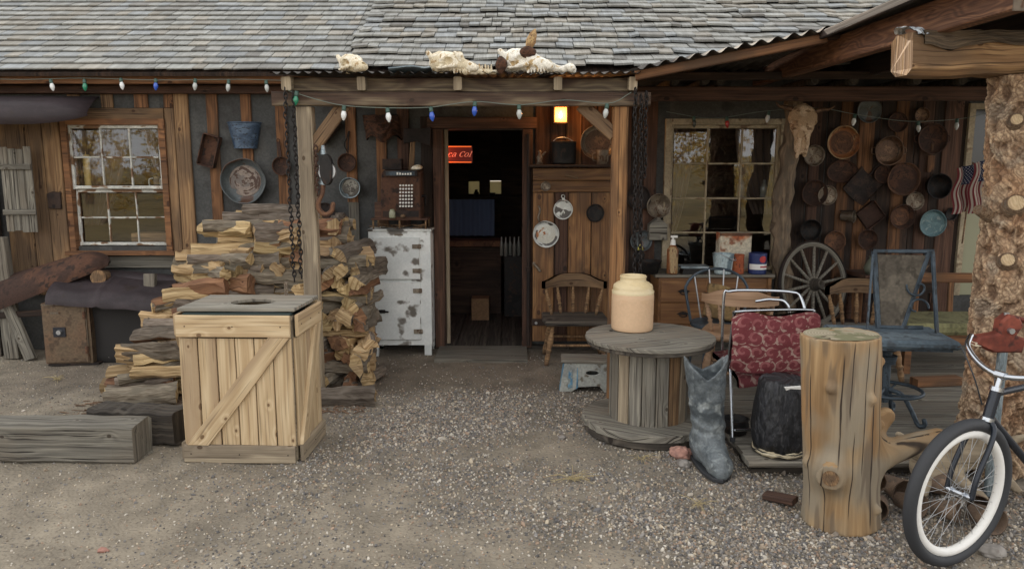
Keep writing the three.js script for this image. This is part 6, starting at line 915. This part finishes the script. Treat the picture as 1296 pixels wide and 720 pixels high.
{
  const t = thing('side_table', 'dark brown side table covered with junk under the hung pans', 'table', [3.25, DY, -6.35]); obj('top', bx(-.32, .32, .62, .65, -.2, .2), M.red, t); obj('skirt', bx(-.29, .29, .5, .62, -.17, .17), M.darkWood, t); for (const [x, z] of [[-.28, .16], [.28, .16], [-.28, -.16], [.28, -.16]]) obj('leg', spindle([x, 0, z], [x, .5, z], TURN(.022)), M.red, t);
  const T = DY + .651; const jn = [['enamel_jug', 'grey green jug lying on the junk table', 'jug', -.22, .1, plain(.14, .15, .11, .5)], ['tin_funnel', 'upturned funnel on the junk table', 'funnel', -.05, .08, M.rust], ['red_lantern', 'dull red lantern on the junk table', 'lantern', .08, .1, plain(.22, .06, .05, .5)], ['blue_jar', 'dark blue jar on the junk table', 'jar', .18, .06, plain(.04, .06, .12, .3)], ['clay_bowl', 'grey clay bowl on the junk table', 'bowl', .26, -.06, M.clay]];
  jn.forEach(([n, l, c, x, z, m], i) => solo(n, lathe([[[0, 0], [.05, 0], [.07, .05], [.05, .1], [.03, .13], [.035, .15], [0, .14]], [[0, .0], [.08, 0], [.02, .09], [.015, .14], [0, .14]], [[0, 0], [.05, 0], [.04, .03], [.045, .1], [.03, .13], [.0, .15]], [[0, 0], [.04, 0], [.045, .08], [.03, .1], [0, .1]], [[0, 0], [.04, 0], [.08, .06], [.075, .06], [.03, .01], [0, .01]]][i], 18).translate(3.25 + x, T, -6.35 + z), m, l, c, [3.25 + x, T, -6.35 + z]));
}
// flags
{
  const ft = ctex(256, 160, (c, w, h) => { for (let i = 0; i < 13; i++) { c.fillStyle = i % 2 ? '#b0a79c' : '#6f2a30'; c.fillRect(0, i * h / 13, w, h / 13 + 1); } c.fillStyle = '#27304f'; c.fillRect(0, 0, w * .4, h * 7 / 13); c.fillStyle = '#d8d4cc'; for (let r = 0; r < 9; r++) for (let k = 0; k < (r % 2 ? 5 : 6); k++) { c.beginPath(); c.arc(w * .4 * ((k + (r % 2 ? 1 : .5)) / 6), h * 7 / 13 * (r + .7) / 9.4, 2.6, 0, 7); c.fill(); } });
  const fm = new THREE.MeshStandardMaterial({ map: ft, roughness: .9, side: THREE.DoubleSide });
  for (const [x, y, z, s, l] of [[3.72, 1.6, -6.0, 1, 'small striped flag drooping from a stick beside the trunk post'], [3.62, 1.56, -6.06, .92, 'smaller drooping flag tucked behind the other flag']]) {
    const t = thing('small_flag', l, 'flag', [x, y, z]); obj('staff', rod([.02, -.55, .02], [.06, .1, .0], .006, .005, 6), M.tan, t);
    const g = shell((u, v) => V(mix(.05, -.09, v) * s + .015 * Math.sin(u * 9), .08 - u * .4 * s + -.03 * v, .02 + .022 * Math.sin(v * 9 + u * 2)), 16, 28, .002, 1, 1, 1); const p = g.attributes.uv; for (let i = 0; i < p.count; i++) p.setXY(i, p.getX(i), 1 - p.getY(i)); obj('cloth', g, fm, t);
  }
}
// stand for the flags, plank, vise
solo('wood_plank', bb([2.85, DY + .03, -5.15], [3.2, DY + .03, -5.2], .06, .09, { tint: .9 }), M.brown, 'short brown plank lying on the porch deck', 'plank', [3.0, DY, -5.17]);
{
  const t = thing('bench_vise', 'rust red cast iron vise clamped on a grey pipe stand', 'vise', [2.35, 0, -3.5]);
  obj('stand_pipe', [rod([.0, 0, 0], [0, .76, 0], .022, .022, 12)], M.galv, t); obj('stand_foot', rod([0, 0, 0], [0, .015, 0], .09, .08, 18), M.rustDark, t);
  obj('body', [slab([[-.06, .0], [.07, .0], [.08, .05], [.03, .07], [.06, .12], [.04, .155], [.0, .165], [-.03, .14], [-.035, .08], [-.06, .07], [-.13, .06], [-.14, .035]], .07, .012).translate(0, .75, -.035)], M.redCast, t); obj('handle_loop', tube([[.05, .78, 0], [.1, .79, 0], [.125, .83, 0], [.11, .88, 0], [.06, .9, 0], [.02, .905, 0]], .012, 8), M.redCast, t); obj('bolt', [rod([0, .85, .03], [0, .85, .055], .014, .014, 8), rod([.0, .91, 0], [.0, .93, 0], .012, .012, 8)], M.steel, t); obj('jaw', bx(-.15, -.1, .772, .79, -.03, .03), M.bone, t);
}
// ---------------------------------------------------------------- bicycle
{
  const t = thing('bicycle', 'dark blue bicycle with a whitewall front tyre and chrome handlebar', 'bicycle', [1.8, 0, -2.87]);
  const th = Math.atan2(-.418, -.91), Mw = new THREE.Matrix4().makeRotationFromEuler(new THREE.Euler(-.03, th, 0, 'YXZ')).setPosition(0, 0, 0);
  const P = (n, g, m, par = t) => { g = (Array.isArray(g) ? g : [g]).map(q => { q = fin(q); q.applyMatrix4(Mw); return q; }); return obj(n, g, m, par); };
  const Rw = .287, hy = .312;
  const wheel = (n, add) => { const w = sub(n, t);
    const tor = (r, tr, sz = 1, seg = 64) => { const g = new THREE.TorusGeometry(r, tr, 14, seg); g.scale(1, 1, sz); g.translate(0, hy, 0); return g; };
    add(w, 'tyre', tor(Rw, .025), M.rubber); add(w, 'rim', tor(Rw - .036, .019, .95), M.white);
    const sp = []; for (let i = 0; i < 36; i++) { const a = i / 36 * 2 * PI, b = a + (i % 4 < 2 ? .9 : -.9), z = i % 2 ? .028 : -.028; sp.push(rod([.016 * Math.cos(b), hy + .016 * Math.sin(b), z], [(Rw - .035) * Math.cos(a), hy + (Rw - .035) * Math.sin(a), 0], .0012, .0012, 4)); } add(w, 'spokes', sp, M.steel);
    add(w, 'hub', [rod([0, hy, -.05], [0, hy, .05], .011, .011, 12), rod([0, hy, -.03], [0, hy, -.026], .02, .02, 14), rod([0, hy, .026], [0, hy, .03], .02, .02, 14), rod([0, hy, -.06], [0, hy, .06], .005, .005, 8)], M.chrome); return w; };
  wheel('front_wheel', (w, n, g, m) => P(n, g, m, w));
  const HB = [-.12, .61, 0], HT = [-.152, .73, 0];
  for (const s of [-1, 1]) P('fork_blade', [tube([[0, hy, s * .052], [-.02, hy + .09, s * .052], [-.075, hy + .2, s * .05], [-.11, .575, s * .038], [-.118, .6, s * .015]], .011, 8, 30)], M.blackPaint);
  P('head_tube', [rod(HB, HT, .021, .021, 14)], M.blackPaint); P('headset', [rod([-.121, .615, 0], [-.117, .6, 0], .026, .026, 14), rod([-.154, .738, 0], [-.15, .722, 0], .026, .026, 14)], M.chrome); P('stem', [rod(HT, [-.168, .785, 0], .013, .013, 10), rod([-.168, .785, -.02], [-.168, .785, .02], .018, .018, 10)], M.chrome);
  P('handlebar', tube([[-.345, .872, .256], [-.32, .865, .245], [-.25, .84, .2], [-.19, .8, .1], [-.165, .785, 0], [-.19, .8, -.1], [-.25, .84, -.2], [-.32, .865, -.245], [-.345, .872, -.256]], .0115, 10, 70), M.chrome);
  P('brake_cable', tube([[-.18, .85, .2], [-.06, .88, .1], [-.05, .78, .03], [-.12, .66, .03]], .003, 5, 24), M.rubber);
  // frame runs back to the right, the fork being turned
  const w0 = V(...HB).applyMatrix4(Mw), w1 = V(...HT).applyMatrix4(Mw), dr = V(.91, 0, -.418).normalize(), at = (b, y) => V(w0.x + dr.x * b, y, w0.z + dr.z * b); const F = (n, a, b, r, m = M.blackPaint) => obj(n, rod(a, b, r, r, 12), m, t);
  const bbk = at(.42, .27), st = at(.58, .72), rh = at(.86, .312); F('top_tube', w1.clone().lerp(w0, .15), st, .0135); F('down_tube', w0.clone().lerp(w1, .1), bbk, .016); F('seat_tube', bbk, st, .0145); F('chain_stay', bbk, rh, .009); F('seat_stay', st, rh, .008); F('seat_post', st, at(.61, .86), .012, M.chrome);
  obj('saddle', (() => { const g = lathe([[0, -.13], [.02, -.12], [.035, 0], [.085, .1], [.06, .14], [0, .145]], 18); g.scale(1, 1, .35); g.rotateX(PI / 2); g.rotateY(Math.atan2(dr.x, dr.z)); const q = at(.62, .88); g.translate(q.x, q.y, q.z); return g; })(), M.rubber, t);
  const M2 = new THREE.Matrix4().makeRotationY(Math.atan2(-dr.z, dr.x)).setPosition(rh.x, 0, rh.z); wheel('rear_wheel', (w, n, g, m) => { g = (Array.isArray(g) ? g : [g]).map(q => { q = fin(q); q.applyMatrix4(M2); return q; }); obj(n, g, m, w); });
  obj('chain_wheel', (() => { const g = new THREE.TorusGeometry(.08, .008, 6, 30); g.rotateY(Math.atan2(-dr.z, dr.x)); g.translate(bbk.x, bbk.y, bbk.z); return g; })(), M.steel, t);
}
// ---------------------------------------------------------------- clay cups, roots and stones on the ground
{
  const cup = (x, y, z, rx, ry, s) => { const g = lathe([[0, 0], [.035, 0], [.05, .09], [.056, .12], [.05, .12], [.044, .09], [.03, .01], [0, .01]], 18); const o = obj('clay_cup', g, M.clay); o.position.set(x, y, z); o.rotation.set(rx, ry, 0, 'YXZ'); o.scale.setScalar(s); tag(o, 'brown clay cup lying on its side behind the stump', 'cup', 'clay cups on the ground'); };
  for (const a of [[1.74, .05, -3.35, 1.5, -.6, 1], [1.84, .05, -3.38, 1.5, .5, 1], [1.76, .12, -3.48, 1.4, -.3, .9], [1.88, .05, -3.58, 1.55, .2, 1.1], [1.72, .05, -3.58, 1.5, -1, 1], [1.96, .05, -3.3, 1.5, .8, .9], [2.12, .05, -3.25, 1.5, .2, 1.1], [2.2, .05, -3.35, 1.4, -.5, 1], [2.04, .05, -3.55, 1.5, 1.4, 1]]) cup(...a);
  const t = thing('driftwood_root', 'pale twisted root wad lying behind the bicycle wheel', 'root', [2.2, 0, -3.62]);
  obj('root', sdf((x, y, z) => { let d = cap(x, y, z, [-.1, .12, 0], [.2, .2, 0], .08, .07); for (const [a, b, r] of [[[-.1, .15, .02], [-.28, .3, .05], .04], [[0, .15, .03], [-.05, .33, .1], .035], [[.1, .2, .0], [.12, .38, .08], .035], [[.15, .2, .02], [.32, .3, .08], .035], [[0, .1, .05], [.08, .03, .2], .04], [[-.1, .1, .04], [-.2, .02, .16], .035], [[.2, .15, 0], [.3, .03, .1], .04]]) d = smin(d, cap(x, y, z, a, b, r, r * .45), .05); return d + .014 * n3(x * 12, y * 12, z * 12); }, [-.4, -.03, -.14], [.42, .45, .28], 56, 1, 1), M.pineGrey, t);
  const st = (x, z, r, m, l, sq = .7) => { const g = jig(mergeVertices((() => { const q = new THREE.IcosahedronGeometry(r, 3); q.deleteAttribute('uv'); q.deleteAttribute('normal'); return q; })(), 1e-5), r * .5, 1.3 / r, x * 7); g.scale(1.2, sq, .9); g.computeBoundingBox(); const o = obj('stone', g, m); o.position.set(x, -g.boundingBox.min.y - .008 + gh(x, z), z); o.rotation.y = x * 9; tag(o, l, 'stone'); };
  st(.955, -4.04, .055, M.stonePink, 'pink stone beside the cable spool base'); st(.945, -3.92, .035, M.stone, 'grey stone in front of the pink stone'); st(-3.36, -6.2, .06, M.stone, 'pale round stone on the ground beside the safe'); st(1.3, -3.5, .03, M.stone, 'small grey stone lying against the stump'); st(-1.75, -3.0, .018, M.stonePink, 'small tan stone in the front of the yard'); st(2.02, -2.95, .04, M.stone, 'grey stone beside the bicycle wheel'); st(.3, -4.35, .02, M.stone, 'small stone left of the cable spool base'); st(-4.0, -5.5, .03, M.stone, 'small grey stone on the bare dirt before the safe');
  solo('brick_fragment', bb([1.25, .015, -3.5], [1.36, .03, -3.4], .03, .07, { tint: .9 }), M.red, 'flat dark red board scrap beside the stump', 'scrap', [1.32, 0, -3.4]);
  const tuft = (x, z, n, r, l) => { const g = []; for (let i = 0; i < n; i++) { const a = R(0, 6.28), q = R(.03, r); g.push(tube([[x + R(-.03, .03), .004, z + R(-.03, .03)], [x + q * .5 * Math.cos(a), R(.012, .03), z + q * .5 * Math.sin(a)], [x + q * Math.cos(a), R(.004, .03), z + q * Math.sin(a)]], .0013, 4, 6)); } const o = solo('dry_grass', g, M.grass, l, 'dry grass', [x, 0, z]); };
  tuft(.32, -3.72, 26, .16, 'tuft of dry straw on the gravel in front of the cable spool'); tuft(.72, -4.0, 14, .1, 'wisps of dry grass at the cable spool base'); tuft(-3.5, -5.6, 18, .15, 'dry straw wisps on the dirt in front of the safe'); tuft(-2.0, -4.6, 14, .12, 'dry straw wisps beside the dark timber'); tuft(.9, -3.4, 14, .12, 'dry straw wisps on the gravel before the boot');
}
// ---------------------------------------------------------------- seen through the windows
{
  const lace = new THREE.MeshPhysicalMaterial({ roughness: 1, transmission: .3, thickness: 0 }); lace.color.setRGB(.12, .08, .06);
  const cur = (x0, x1, y0, y1, pinch, l, m = lace) => solo('curtain', shell((s, t) => { const x = mix(x0, mix(x1, x0 + (x1 - x0) * pinch, t * t), s); return V(x, mix(y1, y0, t), -6.86 + .018 * Math.sin(s * 34 + t) + .01 * n3(s * 5, t * 3, 1)); }, 50, 10, .002, 1), m, l, 'curtain', [(x0 + x1) / 2, y0, -6.86]);
  cur(-3.9, -3.45, 1.1, 2.05, .35, 'tied back brown curtain at the candle side of the left window'); cur(-2.95, -3.3, 1.3, 2.05, .45, 'thin striped curtain over the mugs in the left window'); cur(1.33, 1.65, 1.0, 2.05, .5, 'dim curtain beside the domed lid in the side porch window'); cur(2.4, 2.0, 1.2, 2.05, .5, 'dim curtain beside the cow skull in the side porch window');
  solo('candle', lathe([[0, 0], [.028, 0], [.028, .3], [.006, .305], [.004, .33], [0, .33]], 12).translate(-3.83, 1.43, -6.83), plain(.75, .55, .22, .5), 'tall yellow candle standing inside the left window', 'candle', [-3.83, 1.43, -6.83]);
  solo('window_ledge', bx(-3.95, -2.95, 1.405, 1.428, -6.9, -6.715), M.darkWood, 'shelf board across the inside of the left window', 'shelf', [-3.4, 1.41, -6.8]);
  for (const x of [-3.19, -3.09]) { const t = thing('glass_mug', 'clear glass mug on the shelf inside the left window', 'mug', [x, 1.429, -6.8], 0, 'mugs in the left window'); const m = plain(.5, .52, .52, .1); obj('cup', lathe([[0, 0], [.032, 0], [.034, .11], [.03, .11], [.029, .01], [0, .01]], 16), plain(.12, .12, .12, .08), t); obj('handle', tube([[-.034, .095, 0], [-.065, .085, .01], [-.065, .03, .01], [-.034, .02, 0]], .006, 8), m, t); }
  solo('ledge_box', bx(-3.45, -3.08, .93, 1.03, -6.95, -6.78), M.tan, 'light wooden box on the sill inside the left window', 'box', [-3.25, .93, -6.86]);
  solo('inner_sill', [bx(-3.95, -2.95, .88, .928, -7.0, -6.715)], M.darkWood, 'inside sill board of the left window', 'sill', [-3.4, .9, -6.85]);
  solo('inner_shelf', bx(1.3, 2.4, 1.33, 1.35, -6.92, -6.72), M.darkWood, 'shelf across the inside of the side porch window', 'shelf', [1.85, 1.34, -6.8]);
  for (const [x, h, l] of [[2.06, .2, 'clear bottle on the shelf inside the side porch window'], [2.27, .16, 'shorter clear bottle on the shelf inside the side porch window']]) solo('glass_bottle', lathe([[0, 0], [.036, 0], [.038, h * .6], [.014, h * .8], [.013, h], [0, h]], 16).translate(x, 1.351, -6.8), plain(.22, .21, .18, .1), l, 'bottle', [x, 1.351, -6.8]);
}

// ---------------------------------------------------------------- golden trees across the yard, mirrored in the window panes
{
  const leaf = new THREE.MeshPhysicalMaterial({ roughness: .9, transmission: .35, thickness: 0, vertexColors: true }); leaf.color.setRGB(.5, .36, .1);
  const spots = [[4.5, 11, 4.2, 'golden cottonwood tree with a leaning trunk across the yard'], [8, 14, 5, 'tallest golden cottonwood tree across the yard'], [12, 12, 4.4, 'round golden cottonwood tree across the yard'], [-11.5, 12.5, 4.6, 'pale golden cottonwood tree behind the open yard'], [-15.5, 15, 5.2, 'broad golden cottonwood tree beside the pale one'], [-19.5, 13, 4, 'short golden cottonwood tree at the end of the row']];
  spots.forEach(([x, z, h, l], k) => {
    const t = thing('cottonwood_tree', l, 'tree', [x, 0, z], k * 1.3, 'golden trees across the yard'); const lx = k ? R(-.2, .2) : .7;
    obj('trunk', [rod([0, 0, 0], [lx * .5, h * .4, 0], .16, .1, 10), rod([lx * .5, h * .4, 0], [lx, h * .75, .1], .1, .04, 8), rod([lx * .4, h * .32, 0], [lx + .7, h * .6, .3], .06, .03, 7), rod([lx * .4, h * .35, 0], [lx - .8, h * .62, -.2], .06, .03, 7)], M.barkCedar, t);
    const pos = [], col = []; for (let c = 0; c < 46; c++) { const a = R(0, 6.28), r = Math.sqrt(rnd()) * h * .3, cy = R(.12, .95) * h, f = 1 - Math.pow(Math.abs(cy / h - .5) * 1.7, 2), cx = lx * cy / h + r * f * Math.cos(a), cz = r * f * Math.sin(a), cr = R(.25, .5); for (let i = 0; i < 60; i++) { const p = V(R(-1, 1), R(-1, 1), R(-1, 1)).multiplyScalar(cr).add(V(cx, cy, cz)), u = V(R(-1, 1), R(-1, 1), R(-1, 1)).normalize().multiplyScalar(.06), w = V(R(-1, 1), R(-1, 1), R(-1, 1)).cross(u).normalize().multiplyScalar(.045); for (const q of [u, w, u.clone().negate(), u.clone().negate(), w.clone().negate(), u]) pos.push(p.x + q.x, p.y + q.y, p.z + q.z); const b = R(.6, 1.3), gg = R(.85, 1.1); for (let q = 0; q < 6; q++) col.push(b, b * gg, b); } }
    const g = new THREE.BufferGeometry(); g.setAttribute('position', new THREE.Float32BufferAttribute(pos, 3)); g.setAttribute('color', new THREE.Float32BufferAttribute(col, 3)); g.computeVertexNormals(); obj('crown', g, leaf, t);
  });
}
renderer.render(scene, camera);
